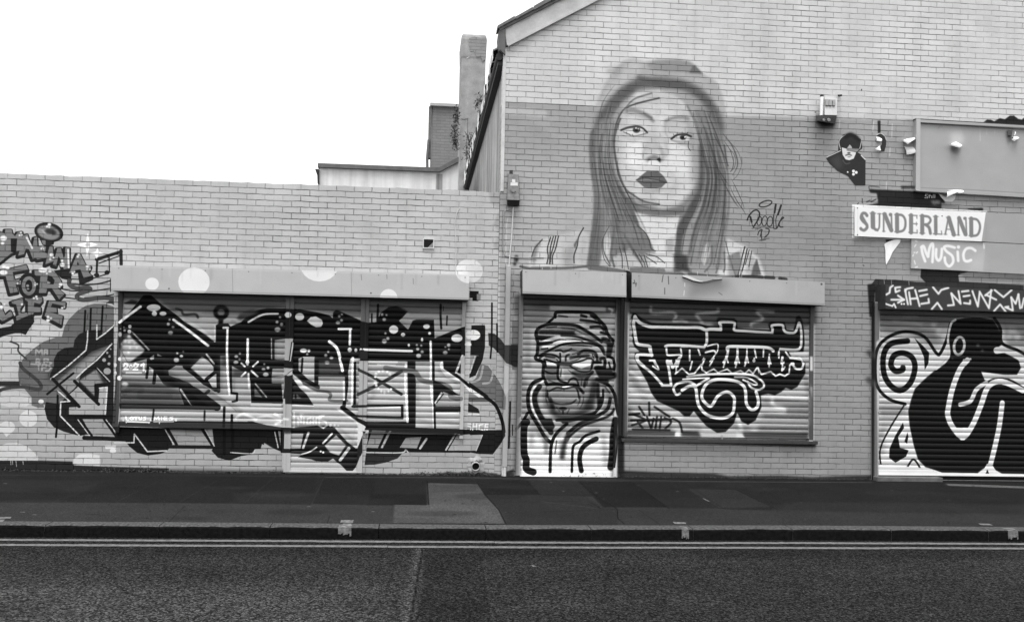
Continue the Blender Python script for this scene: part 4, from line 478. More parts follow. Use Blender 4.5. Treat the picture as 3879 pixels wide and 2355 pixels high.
def tags_and_wall():
    # signature
    k = .17
    stroke('d1: 130,440 160,370 220,300 280,280 325,320 320,400 270,490 230,550', 24, k, taper=0); stroke('d1: 180,390 200,470', 34, k); stroke('d1: 200,470 215,540', 12, k)
    for x, y, rx, ry in ((325, 455, 34, 72), (410, 455, 42, 78), (495, 465, 44, 82)): stroke(ell('d1', x, y, rx, ry, 8), 15, k, closed=1)
    many('d1: 590,190 570,320|d1: 675,205 625,350', 32, k); many('d1: 565,330 550,400 555,570|d1: 615,350 590,440 600,572', 14, k); stroke('d1: 560,575 610,570 650,470 710,410 715,400 690,400 645,500 660,550 705,552', 18, k); stroke(ell('d1', 425, 178, 105, 44, -17), 20, k, closed=1); many('d1: 205,575 350,555 550,565|d1: 260,590 350,570|d1: 320,770 400,745 485,735|d1: 350,772 430,755', 10, k); stroke('d1: 300,680 320,620 365,590', 16, k); many('d1: 370,600 340,700|d1: 355,620 362,740', 16, k); stroke('d1: 430,575 480,590 470,660 410,720', 18, k)
    # black patches behind the signs and hoods
    fill('s3: 330,60 500,68 1000,90 1260,100 1330,170 1380,240 1330,330 1900,318 1905,378 1300,350 300,318 300,285 460,250 440,120 350,110', .14, b=6, g=.4); fill('s3: 1180,215 1300,210 1320,260 1220,280', .42, b=14, g=.6); stroke('s3: 130,290 132,710 300,730 560,745 900,745', 16, .12, sm=0); fill('s3: 560,745 700,745 640,780 570,790', .2); fill('s3: 1330,245 1700,330 1690,345 1330,320', .5, b=8, g=.5)
    fill('s3: 1050,1150 1560,1170 1700,1190 1560,1240 1580,1379 1150,1379 1100,1330 1040,1270', .14, b=5, g=.4); fill('s3: 360,1379 420,1295 520,1300 700,1305 1000,1335 1160,1340 1600,1330 2464,1379 2464,1480 360,1480', .17, b=4, g=.3); fill('h3: 50,20 500,60 900,60 1400,90 1400,130 40,60', .17, b=3); fill('s3: 1580,1210 2464,1260 2464,1340 1700,1330 1640,1270', .46, b=10)
    many('s3: 540,1300 545,1360|s3: 640,1300 645,1370|s3: 880,1320 885,1379', 6, .6); fill('h3: -10,40 60,30 50,330 10,333', .14, b=4); fill('c5: 528,280 552,280 548,1440 530,1440', .13, b=3); many('c5: 515,590 540,610|c5: 510,770 545,800', 40, .3, b=12)
    many('s3: 175,265 190,250|s3: 240,190 240,250|s3: 250,1105 265,1110', 12, .16); many('s3: 300,235 350,215|s3: 360,235 430,200', 14, .17, b=3); stroke('s3: 340,60 340,20 480,35', 10, .25, b=3); fill('s3: 775,10 970,15 970,55 775,60', .3, b=8, g=.6)
    fill('s2: 1070,235 1120,200 1180,205 1220,225 1300,180 1370,195 1440,145 1500,145 1560,190 1610,200 1660,160 1700,170 1700,280 1300,262', .14, b=2)
    for t in ('s2: 285,1258 250,1258 242,1280 282,1292 275,1312 235,1308', 's2: 308,1258 300,1308', 's2: 290,1277 322,1275', 's2: 335,1278 332,1308', 's2: 357,1258 352,1308', 's2: 380,1258 378,1308'): stroke(t, 9, .84, sm=0)
    # wall behind the small fittings
    fill('m1: 1000,465 1042,465 1042,640 1005,640', .17, b=3); fill('m1: 150,400 430,400 410,560 220,560', .3, b=26); stroke('s: 2350,1120 2352,1800', 26, .14, b=3); stroke('s: 2376,1040 2376,1130', 30, .12); fill('s: 2335,1655 3090,1680 3090,1692 2335,1668', .12, b=4)
    fill('s: 1962,1800 1980,1130 1960,1130 1945,1800', .40, b=6); stroke('m1: 475,120 500,115', 26, .2); dots('m1', '780,40,8,14 140,350,8', .3)
    stroke('s: 1922,830 1918,870 1916,1000', 5, .72); stroke('s: 1905,800 1903,960 1915,975 2030,985', 4, .5); stroke('C: 1730,395 1690,460 1660,640 1680,800 1670,1340', 8, .74, a=.8); dots('s', '1956,980,8,14 1950,1000,6', .2, b=3)
    fill('t1: -20,985 118,990 108,1436 60,1440 -20,1400', .14)
    fill('m1: 270,160 430,170 425,260 270,245', .6, b=4)

def lettering():
    # white plate with a town's name
    fill('s3: 100,270 1960,360 1960,800 100,730', .87); v = .46
    S = lambda t, w, sm=0: stroke('s3: '+t, w, v, sm=sm, b=3)
    S('305,425 285,395 245,395 225,450 250,500 300,545 305,590 265,625 225,610', 42, 1); S('235,430 295,540', 40); dots('s3', '305,420,18 220,600,20', v, b=3)
    S('385,395 388,580', 66); S('388,580 420,622 455,615 475,570 478,400', 24, 1); S('348,392 425,393', 14); S('452,398 498,399', 14); S('405,600 450,625', 34)
    S('535,400 535,640', 24); S('548,405 640,625', 60); S('640,405 648,640', 24); dots('s3', '628,410,24', v, b=3); S('518,640 555,641', 12); S('518,398 570,398', 14)
    S('718,412 720,640', 60); S('725,412 790,420 830,480 832,570 800,630 725,648', 34, 1); S('685,410 730,412', 14); S('685,645 740,648', 14)
    S('912,420 912,655', 60); S('880,418 995,423', 16); S('940,535 998,538', 16); S('880,655 995,662', 16); S('990,425 992,462', 14); S('994,620 996,662', 14); S('985,515 985,560', 12)
    S('1065,428 1065,662', 60); S('1075,430 1150,440 1180,490 1140,542 1080,545', 34, 1); S('1115,550 1160,590 1178,668', 44, 1); S('1030,425 1080,427', 14); S('1030,664 1100,667', 14)
    S('1250,438 1252,670', 52); S('1218,436 1285,438', 14); S('1218,674 1335,680', 18); S('1328,635 1335,680', 14)
    S('1430,455 1500,685', 62); S('1425,450 1382,680', 24); S('1400,612 1480,614', 14); S('1362,680 1405,682', 12); S('1470,686 1530,690', 12); S('1395,448 1450,450', 12)
    S('1560,455 1562,690', 24); S('1572,458 1660,680', 60); S('1665,455 1674,694', 24); dots('s3', '1650,462,22', v, b=3); S('1540,690 1580,692', 12)
    S('1738,465 1740,695', 60); S('1745,467 1815,478 1855,540 1855,620 1820,690 1745,702', 34, 1); S('1705,463 1750,465', 14); S('1705,698 1760,702', 14)
    dots('s3', '175,320,7,9 175,688,8,10 1338,430,9,8', .15); stroke('s3: 180,330 178,680', 4, .72)
    # board with a painted word
    fill('s3: 1940,380 2600,410 2600,1240 1880,1200 1880,790', .585); fill('s3: 900,748 1940,785 1900,1190 900,1150', .63, b=2); fill('s3: 1750,1000 1930,900 1880,1190 1700,1180', .7, b=60, a=.6); many('s3: 970,770 995,780|s3: 960,850 980,820|s3: 950,930 965,930|s3: 985,940 1000,920|s3: 955,1040 970,1090|s3: 970,1135 1000,1125|s3: 935,980 945,960', 14, .86, b=2); stroke('s3: 1910,800 1915,870', 20, .84, b=4)
    M = lambda t: stroke('s3: '+t, 40, .86, b=5)
    M('1055,860 1070,950 1105,1050'); M('1055,855 1085,845 1120,940 1145,985'); M('1145,985 1165,870 1195,812 1215,840 1205,1060'); M('1258,885 1255,990 1290,1042 1325,990 1335,880'); M('1510,862 1420,840 1365,858 1400,915 1475,975 1490,1060 1435,1120 1385,1070 1375,1000'); M('1552,920 1560,1045'); dots('s3', '1563,855,24', .86, b=3); M('1795,905 1740,870 1670,880 1632,950 1645,1035 1690,1050 1735,1035')
    # large blank board
    fill('s2: 100,180 1800,290 1800,1330 100,1225', .60); fill('s2: 110,180 175,190 170,1210 110,1205', .66); fill('s2: 170,200 1800,290 1800,325 175,245', .62); stroke('s2: 180,248 1800,328', 14, .2, b=4); stroke('s2: 185,1165 500,1180 900,1195 1800,1250', 9, .35, b=4, a=.7); fill('s2: 590,390 740,330 800,480 760,560 640,540', .72, b=40, a=.8); many('s2: 1018,330 1022,500|s2: 1112,330 1114,405|s2: 1225,340 1227,395|s2: 740,340 760,410', 10, .7, b=3); fill('s2: 580,600 720,600 700,690 640,680', .40, b=26); fill('s2: 1390,360 1440,350 1500,520 1420,500', .42, b=24); stroke('s2: 430,320 450,290 480,300', 10, .4, b=4); fill('s2: 200,250 1700,330 1700,420 200,340', .56, b=40, a=.7)  # soft dark patches paint in the shadows of the paper curls
    # torn portrait sheet
    fill('m1: 455,880 300,965 290,985 340,1060 450,1160 590,1230 690,1360 832,1360 835,1000 770,930 720,900 790,850 780,720 690,660 620,635 530,660 465,730', .19, g=.3); stroke('m1: 490,880 300,970', 12, .78); stroke('m1: 490,860 468,760 500,700 560,660', 10, .76); stroke('m1: 730,700 775,720 770,790 755,850', 10, .76); stroke('m1: 775,945 830,1000', 14, .8); fill('m1: 505,835 560,850 700,900 700,920 670,990 610,1012 560,1000 520,940', .8); fill('m1: 575,845 760,852 705,905 570,880', .56); fill('m1: 590,830 615,795 640,820 650,850 580,850', .66); dots('m1', '605,912,24,10', .2, b=3); stroke('m1: 560,945 600,935 640,945', 14, .2, b=2); stroke('m1: 590,968 625,966', 9, .3); dots('m1', '668,1162,20 706,1180,20 668,1205,20 588,1175,11', .86); stroke('m1: 520,1010 560,1060 620,1050', 10, .36, b=4); fill('m1: 330,990 480,920 520,1100 440,1140', .3, b=30, a=.6, g=.5); stroke('m1: 560,690 640,660 740,730', 60, .13, b=16)
    # curled strip
    fill('m1: 980,690 1000,655 1040,640 1085,665 1120,720 1120,800 1095,890 1040,890 1030,840 1060,790 1060,720 1030,690', .2); stroke('m1: 985,670 1040,640 1100,680 1120,730', 8, .8)
for f in (turban, fortuna, creature, portrait, tags_and_wall, lettering): f()

# paint on the shutter hoods (they stand 0.24 m proud of the wall)
HOOD = CV = Canvas(-5.6, 8.9, 1.7, 2.9, 230, .62, -.24)
fill('s: 0,950 1850,1000 1850,1180 0,1150', .665); dots('s', '576,1075,26,24 735,1067,60,54 1210,1010,70,56 1472,1130,34,36', .84); dots('s', '1777,1027,52,46', .84); many('s: 1368,1040 1370,1060|s: 1565,1055 1566,1075|s: 1465,1040 1466,1055', 3, .5)
fill('s: 1950,1000 2384,1012 2384,1140 1950,1130', .66); fill('s: 2384,1010 3180,1040 3180,1200 2384,1160', .61)
many('h2: 525,72 530,90|h2: 655,50 650,80|h2: 678,55 680,90|h2: 662,108 662,135|h2: 535,85 532,100', 4, .3); many('h2: 750,120 748,140|h2: 752,85 752,100', 4, .8); fill('h2: 780,85 960,70 930,120 760,160', .50, b=16); fill('h2: 960,60 1200,80 1200,160 1000,150', .64, b=20); stroke('h2: 905,128 920,138', 4, .4)
many('s: 424,1096 1100,1113 1775,1131', 5, .52, a=.6); many('s: 424,1009 1100,1027 1775,1044', 3, .76, a=.5); many('s: 880,1018 882,1108|s: 1330,1030 1332,1120', 2, .48, a=.8)  # dirt line along the bottom edge, painted highlight along the top, seams
many('s: 1982,1107 2371,1121|s: 2396,1121 3120,1152', 5, .46, a=.6); dots('s', ' '.join('%d,%d,2.2' % (x, 1016+(x-440)*.027) for x in range(450, 1770, 164)), .42); dots('s', ' '.join('%d,%d,2.2' % (x, 1045+(x-2400)*.047) for x in range(2420, 3110, 140))+' 1992,1030,2.2 2180,1036,2.2 2358,1041,2.2', .4); dots('s', '3112,1076,4 2400,1072,4,3 1405,1110,3 640,1093,3', .25)
r_ = random.Random(8)
for _ in range(44):
    x = r_.uniform(430, 3110); y0 = (1008+(x-420)*.0275) if x < 1780 else (1022+(x-1975)*.041); stroke('s: %.0f,%.0f %.0f,%.0f' % (x, y0, x-.8, y0+r_.uniform(14, 60)), r_.uniform(2, 7), r_.choice((.5, .54, .74)), a=r_.uniform(.2, .5), b=2.5)
fill('s: 3270,1060 3950,1060 3950,1210 3270,1200', .135)
for t in ('220,50 195,70 190,115 160,132', '285,65 240,70 245,110 280,95', '205,178 320,178', '265,140 320,178 265,205', '330,100 345,80 400,70', '330,85 340,150 355,220', '365,110 380,220', '420,90 440,160 460,235', '375,170 440,165', '455,100 525,88', '465,145 530,130', '540,170 545,205 475,215', '580,65 630,125 655,90 720,70', '570,262 620,205 660,262', '715,230 770,225 745,120', '750,125 830,215 810,100', '840,105 900,98', '855,148 910,140', '915,185 915,215 860,208', '935,100 985,240 1000,120', '1000,105 1085,255 1105,90', '1110,95 1050,140', '1060,135 1150,178', '1135,90 1215,155 1290,90', '1130,280 1185,220 1235,285', '1260,240 1230,245 1300,275 1285,160', '1285,155 1325,215 1350,130', '1350,130 1365,255', '1400,165 1380,250'):
    stroke('h3: '+t, 19, .84, sm=0, b=2)
stroke('h3: 155,215 215,235 230,215 245,248', 16, .8, sm=0); dots('h3', '298,216,9 320,216,9', .84); many('h3: 80,140 100,250|h3: 90,190 120,215', 9, .5, b=3)

# paint and patches on the ground, in the ground plane
class Ground(Canvas):
    def to(s, P):
        out = []
        for x, y in P:
            q = atz(x, y, s.plane); out.append(((q[0]-s.x0)*s.res, (q[1]-s.z0)*s.res))
        return np.array(out)
CROPS.update({'g1': (1200, 1760, 1), 'g2': (2400, 1760, .9466), 'g3': (0, 1760, 1)})
PAVE = CV = Ground(-5.5, 9.5, -3.6, .2, 150, .185, 0.)
fill('s: -300,1900 700,1904 1200,1908 1490,1912 1490,2010 -300,2010', .285, b=3, g=.3); fill('s: 1880,1872 2330,1880 2450,1905 2800,1930 3300,1935 4200,1940 4200,2030 1880,2010', .262, b=4, g=.3); fill('s: 3000,1900 4200,1910 4200,1950 2900,1935', .22, b=16)
fill('g3: 700,20 1200,30 1190,110 900,105 760,72', .165, b=2); fill('g3: 880,105 1190,110 1180,150 900,147', .205, b=2); fill('g3: 1220,40 1420,45 1420,112 1205,110', .165, b=2); fill('g1: 205,108 418,112 420,152 188,152', .150, b=2); fill('g1: 605,64 795,60 845,112 640,112', .150, b=2); fill('g1: 800,55 985,62 1045,112 845,112', .20, b=2); fill('g1: 990,60 1190,64 1330,160 1085,160', .152, b=2); fill('g2: 190,85 370,90 500,150 310,155', .24, b=2); fill('g2: 70,115 240,118 300,155 130,155', .20, b=2); fill('g1: 640,112 1020,118 1080,160 1135,165 1140,225 700,225', .232, b=2, g=.3); fill('g3: 0,55 400,60 300,110 0,100', .21, b=6, g=.3)
fill('g1: 418,68 610,73 640,118 690,170 715,222 287,220 293,150 420,152', .40, b=2, g=.3); fill('g1: 430,150 660,150 700,215 300,215', .43, b=14, g=.4); fill('g1: 425,75 600,78 620,100 430,104', .36, b=10)
many('g1: 418,60 424,150|g1: 605,64 640,115 690,170 716,222|g1: 795,60 845,112|g1: 990,62 1080,135|g1: 1195,66 1335,165|g2: 370,90 500,152', 3, .09, sm=0); many('g3: 560,130 440,140|g3: 820,60 680,140|g3: 1040,45 930,140|g3: 600,60 440,140|g3: 330,95 200,140|g3: 1225,50 1180,150', 2.4, .30, a=.7, sm=0); many('g1: 287,221 716,223|g1: 700,140 1000,138|g1: 860,176 1040,172|g1: 1030,138 1075,165 1030,150|g1: 1080,135 1135,165 1140,200 1165,222|g3: 320,185 410,190', 2.6, .08)
many('g3: 0,212 1400,222|g1: 0,222 290,222|g1: 716,224 1400,229|g2: 0,216 1400,228', 4, .17, a=.8); stroke('g1: 850,138 1070,165', 3, .4); many('g3: 80,178 92,178|g3: 15,70 25,70|g3: 125,188 135,188|g1: 885,65 890,65|g1: 1055,105 1060,105|g1: 210,176 216,176|g2: 250,120 270,130|g2: 155,95 160,95|g3: 1165,157 1173,157', 5, .62)
stroke('s: -200,1798 700,1800 1200,1805 1900,1812 2400,1822 3300,1826', 12, .30, b=6, g=.7); fill('s: -200,1770 400,1775 640,1790 1000,1790 1200,1800 400,1800 -200,1796', .20, b=5, g=.8); many('s: 1240,1807 1700,1806 1960,1812|s: 2000,1815 2330,1816 2700,1822 3300,1826', 9, .42, b=3, g=.6)
fill('H: 1280,712 1700,725 2500,755 2900,775 2900,800 2400,780 1320,742', .52, b=4, g=.4)
r_ = random.Random(21)
for _ in range(90): dots('s', '%.0f,%.0f,%.1f,%.1f' % (r_.uniform(-100, 3950), r_.uniform(1822, 1985), r_.uniform(2, 6), r_.uniform(1, 2.2)), r_.choice((.12, .13, .34, .4, .1)), a=r_.uniform(.4, .9))
for _ in range(26):
    x, y = r_.uniform(0, 3879), r_.uniform(1830, 1975); dots('s', '%.0f,%.0f,%.0f,%.0f' % (x, y, r_.uniform(40, 150), r_.uniform(5, 14)), r_.choice((.13, .26, .3)), a=.28, b=14)
many('s: -100,1868 700,1866 1480,1872|s: 1900,1874 2700,1884 3900,1892|s: 2050,1908 2700,1916|s: 2500,1850 3900,1862', 2, .11, a=.8, sm=0); many('s: 2600,1832 2740,1925|s: 2850,1836 3040,1930|s: 3110,1840 3330,1940|s: 3380,1845 3630,1945|s: 90,1836 -150,1930|s: 1250,1950 1238,1985|s: 700,1915 640,1975|s: 2420,1930 2500,1985', 2.2, .12, a=.7, sm=0)
ROAD = CV = Ground(-7.5, 10.5, -9.5, -3.2, 80, .25, -.1)
fill('s: -600,2000 4500,2010 4500,2120 -600,2085', .205, b=20); fill('s: -600,2200 1500,2200 1500,2500 -600,2500', .345, b=60); fill('s: 2000,2250 4500,2250 4500,2600 2000,2600', .235, b=60)
fill('s: 1590,2055 1810,2055 1840,2180 1880,2355 1900,2600 1500,2600 1555,2355', .205, b=9); fill('s: 1590,2200 1830,2190 1850,2340 1560,2340', .205, b=16, g=.6)
for _ in range(60): x, y = r_.uniform(-200, 4000), r_.uniform(2090, 2360); dots('s', '%.0f,%.0f,%.0f,%.0f' % (x, y, r_.uniform(60, 260), r_.uniform(6, 22)), r_.choice((.18, .2, .33, .36)), a=.25, b=22)
stroke('s: 1588,2080 1560,2250 1532,2400 1500,2600', 26, .36, b=5); stroke('s: 1600,2080 1572,2250 1548,2400 1520,2600', 4, .13); stroke('s: 1825,2140 1850,2250 1870,2400', 14, .28, b=5); stroke('s: 1812,2090 1835,2200 1858,2400', 4, .15)
stroke('s: -200,2092 4000,2112', 34, .19, a=.5, b=18); stroke('s: -200,2190 4000,2215', 60, .21, a=.35, b=30); many('s: 300,2110 420,2160 460,2230 640,2300|s: 2700,2120 2860,2190 3100,2230|s: 2320,2150 2290,2240 2340,2330', 3, .12, a=.7); many('g3: 340,270 352,272|g1: 818,380 824,384|g2: 705,388 712,388|g2: 155,398 160,398|g2: 1060,535 1072,536', 5, .6); stroke('g1: 925,400 935,400', 8, .06)

# ------------------------------------------------------------------ scene helpers
C = bpy.context.scene.collection
rnd = random.Random(3)
CAMV = Vector(CAM)
def image(cv, name):
    img = bpy.data.images.new(name, cv.w, cv.h); img.colorspace_settings.name = 'sRGB'
    px = np.ones((cv.h, cv.w, 4), np.float32); px[..., :3] = np.clip(cv.v, 0, 1)[..., None]
    img.pixels.foreach_set(px.ravel()); img.update(); img.pack(); return img
IMG = {'fac': image(FAC, 'facade_paint'), 'hood': image(HOOD, 'hood_paint'), 'pave': image(PAVE, 'pavement_wear'), 'road': image(ROAD, 'road_wear')}
CVS = {'fac': FAC, 'hood': HOOD, 'pave': PAVE, 'road': ROAD}
class MB:
    "collects faces in world metres, then links them as ONE mesh object"
    def __init__(s, cv='fac'): s.v, s.f, s.sm, s.cv = [], [], [], cv
    def add(s, vs, fs, smooth=False):
        o = len(s.v); s.v += [tuple(p) for p in vs]; s.f += [tuple(i+o for i in f) for f in fs]; s.sm += [smooth]*len(fs); return s
    def box(s, x0, x1, y0, y1, z0, z1, bev=0.0):
        x0, x1 = sorted((x0, x1)); y0, y1 = sorted((y0, y1)); z0, z1 = sorted((z0, z1))
        b = bev
        if b <= 0:
            return s.add([(x, y, z) for x in (x0, x1) for y in (y0, y1) for z in (z0, z1)], [(0, 1, 3, 2), (4, 6, 7, 5), (0, 4, 5, 1), (2, 3, 7, 6), (0, 2, 6, 4), (1, 5, 7, 3)])
        bm = bmesh.new(); bmesh.ops.create_cube(bm, size=1)
        for v in bm.verts: v.co = Vector(((x0+x1)/2+v.co.x*(x1-x0), (y0+y1)/2+v.co.y*(y1-y0), (z0+z1)/2+v.co.z*(z1-z0)))
        bmesh.ops.bevel(bm, geom=bm.edges[:], offset=b, segments=2, affect='EDGES', profile=.5)
        bm.verts.index_update(); s.add([v.co[:] for v in bm.verts], [[v.index for v in f.verts] for f in bm.faces]); bm.free(); return s
    def prism(s, poly, y0, y1):
        "polygon of (x, z) pushed from y0 to y1"
        n = len(poly); a = sum(poly[i][0]*poly[(i+1) % n][1]-poly[(i+1) % n][0]*poly[i][1] for i in range(n))
        if a < 0: poly = poly[::-1]
        V = [(x, y0, z) for x, z in poly]+[(x, y1, z) for x, z in poly]
        return s.add(V, [tuple(range(n)), tuple(range(2*n-1, n-1, -1))]+[(i, i+n, (i+1) % n+n, (i+1) % n) for i in range(n)])
    def hexa(s, A, B):
        "two matching quads, front A and back B"
        return s.add(list(A)+list(B), [(0, 1, 2, 3), (7, 6, 5, 4)]+[(i, i+4, (i+1) % 4+4, (i+1) % 4) for i in range(4)])
    def tube(s, P, r, n=8, cap=True):
        P = [Vector(p) for p in P]; rs = r if isinstance(r, (list, tuple)) else [r]*len(P); V = []
        for i, p in enumerate(P):
            d = (P[min(i+1, len(P)-1)]-P[max(i-1, 0)]).normalized(); u = d.cross(Vector((0.13, .97, .2))).normalized()
            if u.length < .1: u = d.orthogonal().normalized()
            w = d.cross(u)
            V += [p+(u*math.cos(2*math.pi*k/n)+w*math.sin(2*math.pi*k/n))*rs[i] for k in range(n)]
        Fc = [(i*n+k, i*n+(k+1) % n, (i+1)*n+(k+1) % n, (i+1)*n+k) for i in range(len(P)-1) for k in range(n)]
        s.add(V, Fc, True)
        if cap: s.add(V[:n], [tuple(range(n))[::-1]]); s.add(V[-n:], [tuple(range(n))])
        return s
    def build(s, name, mat, parent=None, base=None):
        me = bpy.data.meshes.new(name)
        b = Vector(parent['base']) if parent is not None and 'base' in parent else Vector(base or (0, 0, 0))
        me.from_pydata([Vector(p)-b for p in s.v], [], s.f)
        me.materials.append(mat)
        for p, k in zip(me.polygons, s.sm): p.use_smooth = k
        cv = CVS[s.cv]; up = me.uv_layers.new(name='paint'); um = me.uv_layers.new(name='metres')
        for p in me.polygons:
            n = p.normal; ax = max(range(3), key=lambda i: abs(n[i]))
            for li in p.loop_indices:
                w = Vector(s.v[me.loops[li].vertex_index])
                if isinstance(cv, Ground): q = (w.x, w.y)
                else:
                    t = (cv.plane-CAMV.y)/(w.y-CAMV.y) if w.y-CAMV.y > 5 else 1.
                    q = (CAMV.x+(w.x-CAMV.x)*t, CAMV.z+(w.z-CAMV.z)*t) if abs(w.y-cv.plane) < .09 else (w.x, w.z)
                up.data[li].uv = ((q[0]-cv.x0)*cv.res/cv.w, (q[1]-cv.z0)*cv.res/cv.h)
                um.data[li].uv = (w.x, w.z) if ax == 1 else ((w.y, w.z) if ax == 0 else (w.x, w.y))
        o = bpy.data.objects.new(name, me); C.objects.link(o)
        if parent is not None: o.parent = parent; o['base'] = list(b)
        else: o.location = b; o['base'] = list(b)
        return o
def thing(name, label, cat, base, group=None):
    o = bpy.data.objects.new(name, None); C.objects.link(o); o.location = base; o.empty_display_size = .2; o['base'] = list(base)
    return tag(o, label, cat, group)
def tag(o, label, cat, group=None):
    o['label'] = label; o['category'] = cat
    if group: o['group'] = group
    return o
def struct(o): o['kind'] = 'structure'; return o

# ------------------------------------------------------------------ materials (all greys: the place as a black-and-white film sees it)
def mat(name, rough=.85, spec=.25):
    m = bpy.data.materials.new(name); m.use_nodes = True; nt = m.node_tree; b = nt.nodes['Principled BSDF']
    b.inputs['Roughness'].default_value = rough; b.inputs['Specular IOR Level'].default_value = spec
    return m, nt, b
class N:
    def __init__(s, nt): s.nt = nt
    def n(s, t, **k):
        o = s.nt.nodes.new(t)
        for a, v in k.items():
            if a in o.inputs: s.put(o.inputs[a], v)
            else: setattr(o, a, v)
        return o
    def put(s, i, v):
        if isinstance(v, bpy.types.NodeSocket): s.nt.links.new(v, i)
        else: i.default_value = v
    def math(s, op, a, b=0.0, clamp=False):
        o = s.nt.nodes.new('ShaderNodeMath'); o.operation = op; o.use_clamp = clamp; s.put(o.inputs[0], a); s.put(o.inputs[1], b); return o.outputs[0]
    def uv(s, name): return s.n('ShaderNodeUVMap', uv_map=name).outputs[0]
    def noise(s, vec, scale, detail=3, rough=.55): return s.n('ShaderNodeTexNoise', Vector=vec, Scale=scale, Detail=detail, Roughness=rough).outputs[0]
    def ramp(s, x, a, b, c=0., d=1.):
        o = s.n('ShaderNodeMapRange'); o.clamp = True
        for i, v in enumerate((x, a, b, c, d)): s.put(o.inputs[i], v)
        return o.outputs[0]
    def grey(s, x): return s.n('ShaderNodeCombineColor', Red=x, Green=x, Blue=x).outputs[0]
    def img(s, key):
        o = s.n('ShaderNodeTexImage', Vector=s.uv('paint')); o.image = IMG[key]; o.extension = 'EXTEND'; o.interpolation = 'Linear'
        return s.n('ShaderNodeSeparateColor', Color=o.outputs[0]).outputs[0]
    def out(s, b, val, height=None, dist=.004, strength=.6):
        s.put(b.inputs['Base Color'], s.grey(val))
        if height is not None:
            k = s.n('ShaderNodeBump', Height=height, Distance=dist, Strength=strength); s.put(b.inputs['Normal'], k.outputs[0])
def brick_mat(name, xo, zo, kbed=.62, khead=.42, tex='fac', flat=None):
    m, nt, b = mat(name, .85, .10); g = N(nt); uv = g.uv('metres')
    sep = g.n('ShaderNodeSeparateXYZ', Vector=uv); w = g.noise(uv, 5., 2); w2 = g.noise(uv, 22., 2)
    x = g.math('ADD', sep.outputs[0], xo+22.5); z = g.math('ADD', sep.outputs[1], zo+15.)
    z = g.math('ADD', z, g.math('MULTIPLY', g.math('SUBTRACT', w, .5), .016)); z = g.math('ADD', z, g.math('MULTIPLY', g.math('SUBTRACT', w2, .5), .006))
    x = g.math('ADD', x, g.math('MULTIPLY', g.math('SUBTRACT', w2, .5), .012))
    vec = g.n('ShaderNodeCombineXYZ', X=x, Y=z).outputs[0]
    def br(width, ms):
        o = g.n('ShaderNodeTexBrick', Vector=vec, Scale=1.); o.offset = .5
        for k, v in (('Color1', (.945, .945, .945, 1)), ('Color2', (1.035, 1.035, 1.035, 1)), ('Mortar', (.98, .98, .98, 1)), ('Mortar Size', ms), ('Mortar Smooth', .35), ('Bias', 0.), ('Brick Width', width), ('Row Height', .075)): o.inputs[k].default_value = v
        return o
    full, bed = br(.225, .0066), br(900., .0062)
    n1 = g.noise(uv, 1.1, 3); n2 = g.noise(uv, 9., 2); n3 = g.noise(uv, 60., 3)
    vis = g.ramp(g.math('ADD', g.math('MULTIPLY', n1, .6), g.math('MULTIPLY', n2, .4)), .38, .62)      # where paint has filled the joints
    kb = g.math('MULTIPLY', bed.outputs['Fac'], g.math('ADD', g.math('MULTIPLY', vis, .72), .28)); kb = g.math('MULTIPLY', kb, kbed)
    kh = g.math('MULTIPLY', full.outputs['Fac'], g.math('POWER', g.ramp(g.math('ADD', g.math('MULTIPLY', n1, .5), g.math('MULTIPLY', g.noise(uv, 5.3, 1), .5)), .36, .60), 1.2)); kh = g.math('MULTIPLY', kh, khead)
    dark = g.math('MAXIMUM', kb, kh)
    base = g.img(tex) if flat is None else flat
    val = g.math('MULTIPLY', base, g.n('ShaderNodeSeparateColor', Color=full.outputs['Color']).outputs[0])
    val = g.math('MULTIPLY', val, g.ramp(g.noise(uv, 2.3, 4), .3, .7, .93, 1.06)); val = g.math('MULTIPLY', val, g.ramp(n3, .25, .75, .93, 1.06)); val = g.math('MULTIPLY', val, g.ramp(g.noise(uv, .55, 5, .65), .32, .68, .90, 1.08))
    mp = g.n('ShaderNodeMapping', Vector=uv); mp.inputs['Scale'].default_value = (6., .45, 1.); val = g.math('MULTIPLY', val, g.ramp(g.noise(mp.outputs[0], 1., 4), .30, .5, .93, 1.))
    pit = g.math('MULTIPLY', g.ramp(g.noise(uv, 34., 2), .71, .75), g.ramp(n2, .45, .62)); val = g.math('MULTIPLY', val, g.math('SUBTRACT', 1., g.math('MULTIPLY', pit, .6)))
    val = g.math('MULTIPLY', val, g.math('SUBTRACT', 1., dark))
    h = g.math('SUBTRACT', g.math('MULTIPLY', n3, .25), full.outputs['Fac']); g.out(b, val, h, .005, .7); return m
def paint_mat(name, tex, rough, spec, var=.05, scr=0.):
    m, nt, b = mat(name, rough, spec); g = N(nt); uv = g.uv('metres')
    val = g.math('MULTIPLY', g.img(tex), g.ramp(g.noise(uv, 3., 5), .3, .7, 1-var, 1+var)); val = g.math('MULTIPLY', val, g.ramp(g.noise(uv, 90., 3), .25, .75, .95, 1.05))
    if scr: val = g.math('MULTIPLY', val, g.math('SUBTRACT', 1., g.math('MULTIPLY', g.ramp(g.noise(uv, 26., 3), .66, .72), scr)))
    g.out(b, val, g.noise(uv, 14., 3), .004, .12); return m
